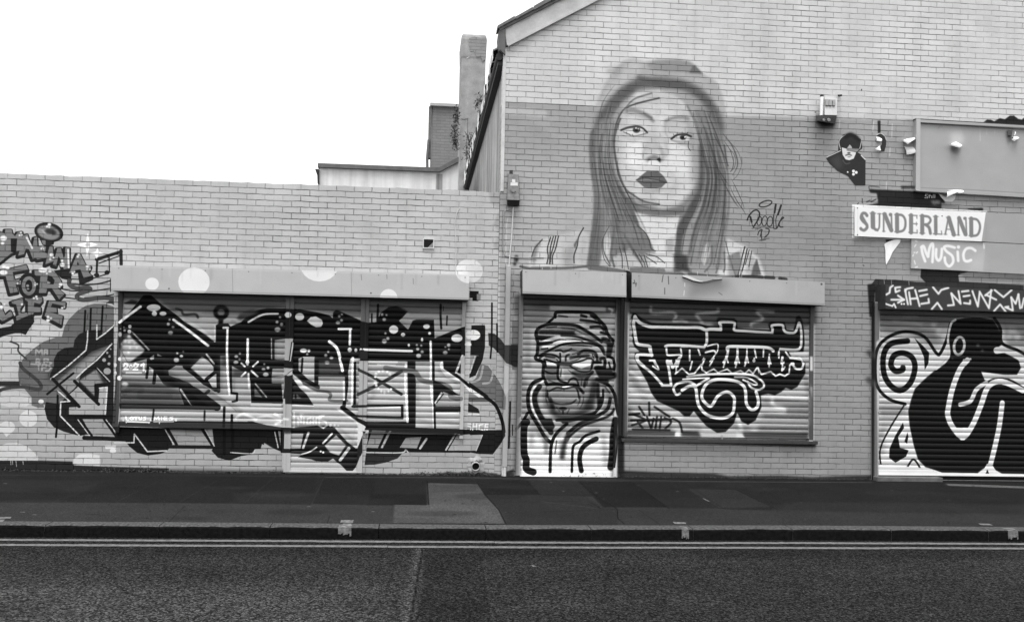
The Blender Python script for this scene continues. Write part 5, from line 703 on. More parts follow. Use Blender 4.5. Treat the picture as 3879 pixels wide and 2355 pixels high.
def plain(name, v, rough=.8, spec=.25, scale=14., var=.2, bump=.2, streak=0.):
    m, nt, b = mat(name, rough, spec); g = N(nt); uv = g.uv('metres'); val = g.math('MULTIPLY', v, g.ramp(g.noise(uv, scale, 5), .3, .7, 1-var, 1+var))
    val = g.math('MULTIPLY', val, g.ramp(g.noise(uv, scale*9, 3), .3, .7, 1-var*.4, 1+var*.4))
    if streak:
        mp = g.n('ShaderNodeMapping', Vector=uv); mp.inputs['Scale'].default_value = (9., .35, 1.)
        val = g.math('MULTIPLY', val, g.ramp(g.noise(mp.outputs[0], 1., 4), .35, .65, 1-streak, 1+streak))
    g.out(b, val, g.noise(uv, scale*4, 4), .004, bump); return m
def ground_mat(name, tex, cell, contrast, k=1., bump=.8):
    m, nt, b = mat(name, .9, .06); g = N(nt); uv = g.uv('metres')
    vo = g.n('ShaderNodeTexVoronoi', Vector=uv, Scale=cell); vr = g.n('ShaderNodeSeparateColor', Color=vo.outputs['Color']).outputs[0]
    val = g.math('MULTIPLY', g.img(tex), k); val = g.math('MULTIPLY', val, g.ramp(g.noise(uv, cell*.9, 3), .3, .7, 1-contrast*.5, 1+contrast*.5))
    val = g.math('MULTIPLY', val, g.ramp(g.math('POWER', vr, 2.), 0., 1., 1-contrast*.6, 1+contrast)); val = g.math('MULTIPLY', val, g.ramp(g.noise(uv, 1.7, 4), .3, .7, .88, 1.12))
    fleck = g.math('MULTIPLY', g.ramp(g.noise(uv, cell*1.3, 1), .72, .78), g.ramp(vr, .55, .9)); val = g.math('ADD', val, g.math('MULTIPLY', fleck, .10*contrast))
    h = g.math('ADD', g.math('MULTIPLY', vo.outputs['Distance'], -1.), g.noise(uv, cell*.5, 3)); g.out(b, val, h, .008, bump); return m
M = {}
M['brickL'] = brick_mat('painted_brick_old', .2964, -3.6098, .92, .62); M['brickR'] = brick_mat('painted_brick_gable', -2.123, -5.5305, .80, .50)
M['slat'] = paint_mat('sprayed_steel_slats', 'fac', .55, .16, .06, .10); M['rail'] = paint_mat('sprayed_steel_rail', 'fac', .6, .18, .08, .25)
M['hood'] = paint_mat('painted_sheet_steel', 'hood', .42, .4, .05, .08); M['board'] = paint_mat('painted_board', 'fac', .6, .3, .05, .06); M['paper'] = paint_mat('pasted_paper', 'fac', .9, .1, .06, .0)
M['dark'] = plain('grime_and_gap_black', .025, .7); M['void'] = plain('void_shade', .006, .9); M['sheetdark'] = plain('dark_hood_side', .035, .5, .35)  # void: near-black that stands in for shade inside openings
M['render'] = plain('weathered_render', .27, .9, .15, 4.5, .22, .5, .06); M['streak'] = plain('stained_render', .30, .9, .15, 2., .15, .3, .38); M['palerender'] = plain('pale_render', .66, .9, .15, 1.5, .08, .2, .10)
M['slate'] = plain('dark_coping', .11, .7, .3, 9., .2); M['tile'] = plain('roof_tile', .13, .8, .3, 11., .3, .5); M['tile_lit'] = plain('lit_tile_edge', .78, .85, .2, 16., .3, .5)
M['white'] = plain('white_paper', .82, .9, .1, 20., .06); M['whitepaint'] = plain('white_paint', .74, .7, .3, 8., .1); M['barge'] = plain('flaking_white_paint', .45, .8, .2, 5., .16, .4); M['alarm'] = plain('grimy_plastic', .17, .5, .4, 18., .3); M['plastic'] = plain('pale_plastic', .55, .5, .4, 8., .1); M['trim'] = plain('dull_trim', .52, .8, .2, 8., .15); M['mid'] = plain('grey_paint', .33, .7, .3, 7., .12)
M['leaf'] = plain('weed_leaf', .045, .7, .3, 30., .4); M['steel'] = plain('dull_steel', .3, .45, .5, 20., .2); M['tilehung'] = brick_mat('hung_tiles', .1, 0., .35, .2, flat=.21)
M['pave'] = ground_mat('asphalt_and_flags', 'pave', 110., .50, .36, .5); M['road'] = ground_mat('coarse_asphalt', 'road', 82., 1.3, .42, 1.2)
M['kerb'] = plain('grimy_kerb_stone', .060, .9, .1, 40., .6, .6); M['line'] = plain('worn_line_paint', .12, .85, .1, 22., .4, .3); M['concrete'] = plain('concrete_step', .10, .85, .2, 9., .25, .4); M['soil'] = plain('town_ground', .06)

# ------------------------------------------------------------------ ground
o = MB().add([(-200, -150, -.13), (200, -150, -.13), (200, 250, -.13), (-200, 250, -.13)], [(0, 1, 2, 3)]).build('ground', M['soil']); struct(o)
def strip(xs, ya, yb, z, cv, name, mat_, thick=0.0):
    m = MB(cv)
    for i in range(len(xs)-1):
        a, b = xs[i], xs[i+1]
        m.add([(a, ya(a), z), (b, ya(b), z), (b, yb(b), z), (a, yb(a), z)], [(0, 1, 2, 3)])
    return m
KX = [-40, -20, -9, -5, -3.4, -2.1, -.6, .85, 2.2, 3.4, 4.6, 5.6, 7, 9, 20, 40]; KY = [-3.36, -3.36, -3.37, -3.375, -3.378, -3.374, -3.395, -3.414, -3.39, -3.355, -3.36, -3.368, -3.36, -3.35, -3.35, -3.35]
ky = lambda x: float(np.interp(x, KX, KY))
fine = [-40, -20, -9, -7]+[-6+.25*i for i in range(65)]+[12, 20, 40]
struct(strip(fine, lambda x: -14., lambda x: ky(x)+.02, -.1, 'road', 'road', None).build('road', M['road']))
struct(strip(fine, lambda x: ky(x)+.125, lambda x: .3, 0., 'pave', 'pavement', None).build('pavement', M['pave']))
# the kerb: long stones with worn noses and open joints
kb = MB(); jx = [-3.409+1.281+.915*i for i in range(-22, 26)]
jx = sorted(jx)
for a, b in zip(jx[:-1], jx[1:]):
    n = 10; prof = [(-.022, -.14), (-.020, -.02), (-.013, -.006), (0, .0015), (.03, .004), (.125, .003), (.125, -.14)]; rows = []
    for i in range(n+1):
        x = a+.004+(b-a-.008)*i/n; q = rnd.uniform(-.003, .003) if 0 < i < n else -.004
        rows.append([(x, ky(x)+u+(q*.5 if k < 4 else 0), w+(q if 1 < k < 5 else 0)) for k, (u, w) in enumerate(prof)])
    V = [p for r in rows for p in r]; L = len(prof)
    kb.add(V, [(i*L+k, (i+1)*L+k, (i+1)*L+k+1, i*L+k+1) for i in range(n) for k in range(L-1)]+[tuple(range(L))[::-1], tuple(n*L+k for k in range(L))])
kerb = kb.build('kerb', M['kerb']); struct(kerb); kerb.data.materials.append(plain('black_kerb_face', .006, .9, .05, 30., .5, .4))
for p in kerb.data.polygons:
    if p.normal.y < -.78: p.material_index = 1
# double lines, worn and cracked
for nm, y0 in (('upper', -3.515), ('lower', -3.70)):
    m = MB('road'); x = -12.
    while x < 14:
        n = 16; L = rnd.uniform(.5, 1.6); base = y0+(ky(x)+3.37)*.5
        for i in range(n):
            a, b = x+L*i/n, x+L*(i+1)/n-(rnd.uniform(.001, .005) if i == n-1 else 0)
            j = [rnd.uniform(-.004, .004) for _ in range(4)] if i else [0]*4
            if rnd.random() < .004: continue
            m.add([(a, base-.036+j[0], -.0955), (b, base-.036+j[1], -.0955), (b, base+.036+j[2], -.0955), (a, base+.036+j[3], -.0955)], [(0, 1, 2, 3)])
        x += L
    struct(m.build('road_line', M['line']))
# white dashes across the kerb and the slabs behind it
def gquad(m, P, z): m.add([(q[0], q[1], z) for q in (atz(x, y, z) for x, y in P)], [(3, 2, 1, 0)])
km = MB('pave')
for P in ([(1292, 1968), (1340, 1968), (1336, 1979), (1289, 1978)], [(2548, 1975), (2597, 1977), (2600, 1983), (2556, 1983)], [(3705, 1981), (3748, 1982), (3762, 1988), (3716, 1987)], [(-10, 1957), (44, 1956), (40, 1962), (-10, 1964)], [(-10, 1966), (20, 1966), (10, 1975), (-10, 1976)], [(1300, 1981), (1332, 1981), (1330, 1986), (1298, 1986)]): gquad(km, P, .0045)
for (x0, x1, h) in ((1283, 1332, .075), (2566, 2596, .09), (3762, 3806, .08)):
    a, b = atz(x0, 1992, 0)[0], atz(x1, 1994, 0)[0]
    for i in range(8):
        u, w = a+(b-a)*i/8, a+(b-a)*(i+1)/8; d = h*rnd.uniform(.6, 1)
        km.add([(u, ky(u)-.026, -.006-d), (w, ky(w)-.026, -.006-d*rnd.uniform(.85, 1)), (w, ky(w)-.020, -.004), (u, ky(u)-.020, -.004)], [(0, 1, 2, 3)])
        km.add([(u, ky(u)-.020, -.003), (w, ky(w)-.020, -.003), (w, ky(w)+.05, .0085), (u, ky(u)+.05, .0085)], [(0, 1, 2, 3)])
struct(km.build('kerb_marking', plain('worn_white_blip', .12, .8, .1, 30., .55, .4)))

# ------------------------------------------------------------------ shutters
def curtain(m, x0, x1, zb, zt, y, xb=0., top=None):
    "interlocked steel laths, bowed outwards; xb leans the sides at the bottom"
    prof = [(.0, .004), (.002, -.002), (.008, -.006), (.018, -.0092), (.030, -.0108), (.042, -.0102), (.053, -.0072), (.0605, -.0025), (.0618, .012), (.0668, .012), (.068, -.001), (.0708, -.0032), (.0735, .004)]
    n = int((zt-zb)/.0745)+1; pr = []
    for k in range(n):
        for dz, dy in prof: pr.append((zb+k*.0745+dz, y+dy))
    pr.append((zb+n*.0745, y)); nx = 14; V = [(x0+(x1-x0)*i/nx, yy, zz) for i in range(nx+1) for zz, yy in pr]; L = len(pr)
    m.add(V, [(i*L+k, (i+1)*L+k, (i+1)*L+k+1, i*L+k+1) for i in range(nx) for k in range(L-1)]); return m
def hood_box(name, P, z_drop, parent, dark_side=True):
    "folded steel cover: P are the four front corners (top-left, top-right, bottom-right, bottom-left)"
    A = [at(x, y, -.24) for x, y in P]; A = [A[3], A[2], A[1], A[0]]
    m = MB('hood'); B = [(p[0], .02, p[2]) for p in A]
    n = 12; lip = .006
    def lerp(a, b, t): return tuple(a[i]+(b[i]-a[i])*t for i in range(3))
    bot = [lerp(A[0], A[1], i/n) for i in range(n+1)]; top = [lerp(A[3], A[2], i/n) for i in range(n+1)]
    V = bot+top; m.add(V, [(i, i+1, n+2+i, n+1+i) for i in range(n)])
    m.add([A[0], A[1], B[1], B[0]], [(0, 3, 2, 1)]); m.add([A[3], A[2], B[2], B[3]], [(0, 1, 2, 3)]); m.add([A[0], A[3], B[3], B[0]], [(0, 1, 2, 3)]); m.add([A[1], A[2], B[2], B[1]], [(0, 3, 2, 1)])
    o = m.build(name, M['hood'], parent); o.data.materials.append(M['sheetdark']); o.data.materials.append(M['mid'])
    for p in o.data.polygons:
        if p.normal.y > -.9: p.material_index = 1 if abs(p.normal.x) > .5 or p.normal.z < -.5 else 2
    return o
def padlock(m, x, y, z):
    m.box(x-.012, x+.012, y-.02, y, z-.03, z, .003); m.tube([(x-.008, y-.01, z-.002), (x-.008, y-.01, z+.014), (x, y-.01, z+.022), (x+.008, y-.01, z+.014), (x+.008, y-.01, z-.002)], .003, 6); return m

# ------------------------------------------------------------------ the low shop on the left
XS = at(1893, 727)[0]
low = thing('low_shop', 'low flat-roofed painted brick shop covered in block graffiti, left of the gabled building', 'shop', (-4., 0, 0))
top = [(-14., 3.68)]; x = -13.
top += [(-5.6+.11*i, 3.68+rnd.uniform(-.005, .004)-(.008 if rnd.random() < .12 else 0)) for i in range(60)]; top = [t for t in top if t[0] < XS-.02]+[(XS, 3.68)]
w = MB().prism([(XS, -.2), (-14., -.2)]+top, 0., .24); w.build('wall', M['brickL'], low)
MB().box(-14., XS, .24, .30, 3.30, 3.52).build('parapet_back', M['palerender'], low)
MB().box(-14., XS-.01, .30, 3.9, 3.2, 3.3).box(-14., XS-.01, 3.7, 3.9, -.1, 3.2).box(-14., -13.8, .30, 3.7, -.1, 3.2).build('roof', M['slate'], low)
# vent grille
a, b = at(1280+1205/3.7406, 680+835/3.7406), at(1280+1362/3.7406, 680+982/3.7406)
v = MB(); x0, x1, z1, z0 = a[0], b[0], a[2], b[2]
v.box(x0, x1, -.022, 0, z1-.012, z1).box(x0, x1, -.022, 0, z0, z0+.012).box(x0, x0+.012, -.022, 0, z0+.012, z1-.012).box(x1-.012, x1, -.022, 0, z0+.012, z1-.012)
vo = v.build('vent_grille', M['plastic'], low)
s = MB(); k = MB()
k.add([(x0+.012, -.003, z0+.012), (x1-.012, -.003, z0+.012), (x1-.012, -.003, z1-.012), (x0+.012, -.003, z1-.012)], [(0, 1, 2, 3)]).build('grille_shade_sheet', M['void'], vo)  # flat black sheet stands in for the shade behind the louvres
for i in range(11):
    zz = z0+.014+i*(z1-z0-.03)/10.5; m_ = M['dark']; s.hexa([(x0+.012, -.018, zz), (x1-.012, -.018, zz), (x1-.012, -.006, zz+.008), (x0+.012, -.006, zz+.008)], [(x0+.012, -.016, zz-.002), (x1-.012, -.016, zz-.002), (x1-.012, -.004, zz+.006), (x0+.012, -.004, zz+.006)])
so = s.build('louvre_slats', M['dark'], vo)
sl = MB()
for i in range(5): zz = z0+.016+i*.0125; sl.box(x1-.075+i*.012, x1-.013, -.0235, -.0195, zz, zz+.0045)
sl.build('clean_slats', M['plastic'], vo)
# waste pipe through the brickwork
cx, _, cz = at(1801, 1764); p = MB(); n = 28; R0, R1 = .055, .047; V = []
for (r, y) in ((R0+.012, 0), (R0+.004, -.012), (R0, -.07), (R1, -.07), (R1, .12)): V += [(cx+r*math.cos(2*math.pi*i/n), y, cz+r*math.sin(2*math.pi*i/n)) for i in range(n)]
p.add(V, [(j*n+i, j*n+(i+1) % n, (j+1)*n+(i+1) % n, (j+1)*n+i) for j in range(4) for i in range(n)], True)
po = p.build('waste_pipe', M['mid'], low); MB().add([(cx+R1*math.cos(2*math.pi*i/n), -.012, cz+R1*math.sin(2*math.pi*i/n)) for i in range(n)], [tuple(range(n))]).build('bore_shade_disc', M['void'], po)  # black disc inside the pipe stands in for its unlit depth
md = MB(); n = 22; V = [(cx+rr*(1+.22*math.sin(i*2.3)+.1*math.sin(i*5.1))*math.cos(2*math.pi*i/n), y, cz+.012+rr*(1+.2*math.sin(i*1.7))*math.sin(2*math.pi*i/n)) for rr, y in ((.115, -.001), (.085, -.012), (.06, -.02)) for i in range(n)]
md.add(V, [(j*n+i, j*n+(i+1) % n, (j+1)*n+(i+1) % n, (j+1)*n+i) for j in range(2) for i in range(n)], True).build('mortar_collar', plain('mortar', .33, .9, .1, 20., .25, .5), po)
# hood over all three left openings
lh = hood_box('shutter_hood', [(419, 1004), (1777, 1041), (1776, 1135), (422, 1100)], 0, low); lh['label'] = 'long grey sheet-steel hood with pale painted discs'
def rail(m, ptop, pbot, zt, zb, y0=-.045, y1=.0):
    "upright steel guide between pixel edges ptop=(x0,x1,y) and pbot"
    a0, a1, b0, b1 = at(ptop[0], ptop[2], y0), at(ptop[1], ptop[2], y0), at(pbot[0], pbot[2], y0), at(pbot[1], pbot[2], y0)
    xl, xr = (a0[0]+b0[0])/2, (a1[0]+b1[0])/2
    m.box(xl, xr, y0, y1, zb, zt, .003); return xl, xr
def bottom_bar(m, x0, x1, z0, z1, y=-.035):
    m.box(x0, x1, y, 0, z0, z1, .004); m.box(x0, x1, y-.016, y+.002, z0-.006, z0+.010); return m
zt = 2.33
r1 = MB(); l0, l1 = rail(r1, (452, 466, 1120), (437, 451, 1610), zt, .49)
r2 = MB(); m0, m1 = rail(r2, (1079, 1117, 1140), (1073, 1098, 1700), zt, .02); mm = (m0+m1)/2; r2.box(mm-.004, mm+.004, -.049, -.045, .02, zt)
r3 = MB(); n0, n1 = rail(r3, (1368, 1400, 1150), (1354, 1386, 1630), zt, .55); nm = (n0+n1)/2; r3.box(nm-.004, nm+.004, -.049, -.045, .55, zt); r3.box(n0, nm+.01, -.045, 0, .02, .55, .003)
r4 = MB(); q0, q1 = rail(r4, (1752, 1767, 1150), (1739, 1752, 1640), zt, .47)
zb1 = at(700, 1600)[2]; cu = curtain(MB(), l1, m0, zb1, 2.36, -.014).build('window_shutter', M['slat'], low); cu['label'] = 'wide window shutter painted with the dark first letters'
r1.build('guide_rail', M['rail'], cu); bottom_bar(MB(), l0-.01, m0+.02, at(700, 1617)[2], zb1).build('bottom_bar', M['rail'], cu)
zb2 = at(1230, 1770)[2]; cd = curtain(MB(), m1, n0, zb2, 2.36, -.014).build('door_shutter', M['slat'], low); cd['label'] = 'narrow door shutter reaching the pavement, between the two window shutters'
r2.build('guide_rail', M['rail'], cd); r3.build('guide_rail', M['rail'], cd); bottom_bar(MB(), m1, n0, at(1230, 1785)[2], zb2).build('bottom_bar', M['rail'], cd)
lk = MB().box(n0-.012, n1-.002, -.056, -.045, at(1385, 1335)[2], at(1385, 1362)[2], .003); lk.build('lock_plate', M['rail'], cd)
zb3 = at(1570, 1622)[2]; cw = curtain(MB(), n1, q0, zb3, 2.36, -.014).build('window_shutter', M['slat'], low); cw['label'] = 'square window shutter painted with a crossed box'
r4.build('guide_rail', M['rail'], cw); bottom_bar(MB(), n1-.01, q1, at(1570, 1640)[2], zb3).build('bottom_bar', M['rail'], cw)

# ------------------------------------------------------------------ the gabled building on the right
XE, ZE, XR, ZR, XB = 1.038, 5.56, 6.80, 5.56+5.762*.571, 12.562
gab = thing('gabled_building', 'tall painted brick gabled building with a mural of a woman in a hood', 'building', (5., 0, 0))
MB().prism([(XS+.002, -.2), (XB, -.2), (XB, ZE), (XR, ZR), (XE, ZE), (XS+.006, 3.6)], 0., .25).build('wall', M['brickR'], gab)
MB().box(XE+.012, XE+.24, .25, 9., -.2, ZE-.12).build('side_wall', M['streak'], gab); MB().box(XB-.24, XB-.002, .25, 9., -.2, ZE-.1).box(XE+.3, XB-.3, 8.8, 9., -.2, ZE).build('back_walls', M['render'], gab)
MB().box(XE-.012, XE+.03, -.014, .06, 3.685, ZE-.02, .004).build('corner_trim', M['trim'], gab)
# bargeboard and roof
dx, dz = XR-XE, ZR-ZE; L = math.hypot(dx, dz); ux, uz = dx/L, dz/L; nx, nz = -uz, ux
off = lambda s_, h: (XE+ux*s_+nx*h, ZE+uz*s_+nz*h)
def slope_poly(s0, s1, h0, h1): return [off(s0, h0), off(s1, h0), off(s1, h1), off(s0, h1)]
bb = MB(); P = slope_poly(.03, L, .0, .215); P[0] = (XE+.03, ZE+.03); P[3] = off(.125, .2145)
bb.prism(P, -.035, .0).prism(slope_poly(.05, L, -.012, .010), -.052, -.035); mir = lambda P: [(2*XR-x, z) for x, z in P]; bb.prism(mir(slope_poly(.03, L, .0, .215)), -.035, .0)
bo = bb.build('bargeboard', M['barge'], gab)
def flake(P): MB().prism(P, -.0375, -.035).build('flaked_paint', M['mid'], bo)
sx = .12
while sx < 2.2:
    l_ = rnd.uniform(.05, .22); h_ = rnd.uniform(.012, .05); flake([off(sx, .214), off(sx+l_, .214), off(sx+l_*.8, .214-h_), off(sx+l_*.5, .214-h_*rnd.uniform(.4, 1.3)), off(sx+l_*.15, .214-h_*.6)]); sx += l_+rnd.uniform(.02, .25)
flake([off(.02, .19), off(.1, .2), off(.07, .12), off(.03, .03)])
# roof slabs; tiles along the verge and down the eave
rf = MB()
for mir_ in (0, 1):
    for h0, h1, y0, y1 in ((.06, .20, .10, 9.2), (.215, .285, -.06, .10)):
        Pn = slope_poly(.05, L, h0, h1); Pn = mir(Pn) if mir_ else Pn; rf.prism(Pn, y0, y1)
ro = rf.build('roof', M['tile'], gab)
vt = MB(); sx = .03; up = True
while sx < L-.3:
    l_ = .27; h_ = .29+rnd.uniform(-.004, .016); P = [off(sx, .245), off(sx+l_, .252), off(sx+l_, h_), off(sx+.02, h_-.012), off(sx, h_-.03)]; n = len(P); o_ = len(vt.v)
    vt.prism(P, -.085, .12); sx += l_
vt.build('verge_tiles', M['tile'], ro)
MB().prism([(XE-.075, ZE+.23), (XE-.085, ZE+.14), (XE-.06, ZE-.03), (XE+.012, ZE-.10), (XE+.012, ZE+.24)], -.05, .16).build('verge_end', M['slate'], ro)
rows = []; y = .14; i = 0
def tile_row(name, mt, pick):
    m = MB(); y = .14; i = 0; r_ = random.Random(5); V = []; q_ = 9; prev = None
    while y < 8.2:
        d = .21; r = .048+r_.uniform(-.006, .006); dzt = r_.uniform(-.02, .012)-.012*y; ex = r_.uniform(.01, .05); ring0 = []; ring1 = []
        for q in range(q_):
            t = math.pi*q/(q_-1); ring0.append((XE-.092-ex, y+d/2-math.cos(t)*d/2, ZE+.015+dzt+math.sin(t)*r)); ring1.append((XE+.30, y+d/2-math.cos(t)*d/2, ZE+.235+dzt+math.sin(t)*r))
        if pick(i): m.add(ring0+ring1, [(q, q+1, q_+1+q, q_+q) for q in range(q_-1)], True); m.add(ring0+[(x+.004, yy, ZE-.075+dzt) for x, yy, z in ring0], [(q, q_+q, q_+q+1, q+1) for q in range(q_-1)])
        y += d; i += 1
    return m.build(name, mt, ro)
et = tile_row('eave_tiles', M['tile'], lambda i: True); et.data.materials.append(M['tile_lit'])
for p in et.data.polygons:
    if (p.index//16) % 4 != 3 and p.index % 16 >= 8: p.material_index = 1  # pale edge faces carry the light on the tile ends in their colour
gu = MB(); Y = [-.01, 1.2, 2.4, 3.6, 4.8, 6., 7.2, 8.6]; gz = [0, -.005, -.015, -.02, -.03, -.035, -.05, -.06]
gu.tube([(XE-.06, a, ZE-.11+b) for a, b in zip(Y, gz)], .048, 10); gu.box(XE-.075, XE+.02, .02, 9., ZE-.21, ZE-.03); gu.build('gutter', M['dark'], gab)
# chimney stack rising beside the eave
ca, cb, cc = at(1752, 128, 7.2), at(1735, 700, 7.2), at(1842, 140, 7.2)
ch = MB(); bx0, bx1 = ca[0]-.01, cc[0]; zt_ = ca[2]
lv = [(0., .02), (3., .012), (5.6, .0), (zt_-.55, 0.), (zt_-.5, .012), (zt_-.12, .014), (zt_-.05, .0), (zt_, -.02)]; V = []
for z, e in lv:
    for (x, y) in ((bx0-e, 7.2-e), (bx1+e, 7.2-e), (bx1+e, 7.95+e), (bx0-e, 7.95+e)): V.append((x+rnd.uniform(-.008, .008), y, z))
ch.add(V, [(j*4+i, j*4+(i+1) % 4, (j+1)*4+(i+1) % 4, (j+1)*4+i) for j in range(len(lv)-1) for i in range(4)]+[(28, 29, 30, 31)])
co = ch.build('chimney', M['render'], gab); co['label'] = 'tall cracked cement-rendered chimney with weeds'
MB().tube([(lambda q: (q[0], 7.196, q[2]))(at(x, y, 7.19)) for x, y in [(1745, 450), (1760, 452), (1772, 449), (1771, 500), (1766, 560), (1769, 640)]], .006, 5).build('render_crack', M['slate'], co)
MB().tube([(lambda q: (q[0], 7.196, q[2]))(at(x, y, 7.19)) for x, y in [(1768, 222), (1790, 206), (1812, 190), (1830, 178)]], .007, 5).build('old_cable', M['palerender'], co)
bp = MB(); r_ = random.Random(4)
P = [(bx0+(bx1-bx0)*u, zt_-v) for u, v in ((.30, .10), (.52, .06), (.8, .09), (.99, .07), (.99, .55), (.86, .62), (.80, .50), (.62, .52), (.5, .38), (.36, .40), (.28, .24))]
bp.prism(P, 7.180, 7.19).build('bare_brick_patch', brick_mat('bare_brick', .1, .02, .5, .4, flat=.23), co)
# middle shutters
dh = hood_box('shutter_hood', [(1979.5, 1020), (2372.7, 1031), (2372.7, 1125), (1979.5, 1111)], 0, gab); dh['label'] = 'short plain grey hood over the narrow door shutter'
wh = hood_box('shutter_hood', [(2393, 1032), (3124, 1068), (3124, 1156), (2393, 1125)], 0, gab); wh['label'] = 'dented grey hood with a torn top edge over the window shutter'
tr = MB(); T = [(2586, 1047), (2606, 1054), (2625, 1062), (2650, 1067), (2672, 1066), (2700, 1059), (2735, 1055)]
tp = [at(x, y, -.27) for x, y in T]; bt = [at(x, y-4-7*math.sin(i*1.0), -.242) for i, (x, y) in enumerate(T)]
tr.add(tp+bt, [(i, i+1, len(T)+i+1, len(T)+i) for i in range(len(T)-1)]); tr.add([(p[0], p[1]+.006, p[2]-.004) for p in tp]+[(p[0], p[1]+.008, p[2]-.03) for p in bt], [(i, len(T)+i, len(T)+i+1, i+1) for i in range(len(T)-1)]); tr.build('torn_lip', M['mid'], wh)
ds = MB(); ds.tube([at(x, y+3, -.243) for x, y in T], .006, 5); ds.build('torn_gap_shade', M['dark'], wh)  # dark rod along the tear stands in for the shade inside it
zt = 2.42
g1 = MB(); d0, d1 = rail(g1, (1968, 1984, 1150), (1953, 1969, 1800), zt, .01); g2 = MB(); d2, d3 = rail(g2, (2334, 2349, 1180), (2322, 2340, 1800), zt, .0)
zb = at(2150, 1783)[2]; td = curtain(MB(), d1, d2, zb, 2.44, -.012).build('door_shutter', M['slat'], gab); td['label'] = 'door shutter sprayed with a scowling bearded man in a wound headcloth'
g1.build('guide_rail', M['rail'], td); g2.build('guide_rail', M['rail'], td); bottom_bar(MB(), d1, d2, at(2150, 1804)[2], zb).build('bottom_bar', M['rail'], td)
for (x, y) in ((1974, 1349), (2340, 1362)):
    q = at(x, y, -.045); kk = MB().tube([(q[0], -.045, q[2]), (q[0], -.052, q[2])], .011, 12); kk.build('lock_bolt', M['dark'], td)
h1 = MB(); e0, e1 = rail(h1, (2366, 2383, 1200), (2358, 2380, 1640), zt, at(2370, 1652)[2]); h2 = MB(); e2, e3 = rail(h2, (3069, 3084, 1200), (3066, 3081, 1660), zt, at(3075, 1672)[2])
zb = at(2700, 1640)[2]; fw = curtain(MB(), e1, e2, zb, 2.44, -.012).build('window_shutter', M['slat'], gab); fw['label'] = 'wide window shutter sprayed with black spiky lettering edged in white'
h1.build('guide_rail', M['rail'], fw); h2.build('guide_rail', M['rail'], fw); bottom_bar(MB(), e1, e2, at(2700, 1652)[2], zb).build('bottom_bar', M['rail'], fw)
a, b = at(2352, 1655), at(3090, 1682); MB().box(a[0], b[0], -.06, 0, a[2]-.055, a[2]-.012, .004).build('sill_ledge', M['sheetdark'], fw); q = at(2735, 1655, -.06); MB().tube([(q[0], -.062, q[2]-.03), (q[0], -.075, q[2]+.01), (q[0], -.062, q[2]+.03)], .008, 8).build('hasp', M['steel'], fw)
MB().box(d3+.012, e0-.004, -.012, 0, at(2360, 1650)[2], 2.40).build('shutter_spacer', M['rail'], fw)
# right shutter
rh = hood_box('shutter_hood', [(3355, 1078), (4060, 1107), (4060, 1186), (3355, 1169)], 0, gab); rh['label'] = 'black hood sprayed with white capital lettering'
j1 = MB(); f0, f1 = rail(j1, (3311, 3331, 1250), (3310, 3329.5, 1800), 2.38, .0, -.06); zb = at(3600, 1780)[2]
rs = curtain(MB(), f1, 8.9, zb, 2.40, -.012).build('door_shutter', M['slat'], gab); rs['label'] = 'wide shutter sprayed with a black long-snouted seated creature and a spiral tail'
j1.build('guide_rail', M['rail'], rs); bottom_bar(MB(), f1, 8.9, at(3600, 1798)[2], zb).build('bottom_bar', M['rail'], rs); MB().box(f1, 8.9, -.02, .0, .012, at(3600, 1801)[2]).build('gap_shade_strip', M['void'], rs)  # black strip below the bottom bar stands in for shade in the gap
q = at(3331, 1560, -.062); MB().tube([(q[0], -.06, q[2]), (q[0], -.072, q[2])], .014, 12).build('lock_bolt', M['steel'], rs)
# threshold
a, b = at(3316, 1828), at(3581, 1812)
st = MB().box(f0, atz(3581, 1826)[0], -.16, -.022, -.02, .055, .008); tag(st.build('door_step', M['concrete'], None, (f0+.3, -.1, 0)), 'low worn concrete step at the left foot of the creature shutter', 'step')
# boxed conduit and cables at the joint of the two buildings
a, b = at(1929.5, 1012), at(1906, 1760); xl = at(1912, 1400)[0]; xr = at(1925, 1400)[0]; ztop, zbot = at(1920, 1008)[2], at(1905, 1766)[2]
cp = MB().box(xl-.012, xr+.005, -.055, 0, zbot, ztop, .006); cdo = cp.build('conduit_casing', M['rail'], None, (xl, 0, 0)); tag(cdo, 'long pale upright cable casing on the joint between the two shop fronts', 'conduit')
MB().tube([(xl+.02, -.03, -.02), (xl+.02, -.03, zbot+.02)], .022, 10).tube([(xl-.005, -.02, 0), (xl-.005, -.02, zbot+.03)], .012, 8).build('pipe_tail', M['plastic'], cdo)
cb_ = MB().tube([at(x, y, -.012) for x, y in ((1944, 785), (1942, 830), (1938, 900), (1932, 960), (1928, 1010))], .008, 7).build('cable', M['plastic'], None, (1.1, 0, 2.7)); tag(cb_, 'pale cable dropping straight from the alarm box to the conduit', 'cable')
cb2 = MB().tube([at(x, y, -.008) for x, y in ((1938, 790), (1910, 800), (1906, 860), (1905, 940), (1912, 968), (1940, 974), (2000, 976), (2060, 975))], .0045, 6).build('cable', M['mid'], None, (1.05, 0, 2.7)); tag(cb2, 'thin grey cable looping down and right to the short shutter hood', 'cable')
cb3 = MB().tube([at(x, y, -.006) for x, y in ((1741, 787), (1730, 808), (1723, 850), (1725, 880), (1728, 930), (1726, 1000), (1727, 1040))], .004, 6).build('cable', M['plastic'], None, (.5, 0, 2.7)); tag(cb3, 'thin painted-over cable wandering down the brickwork right of the vent', 'cable')
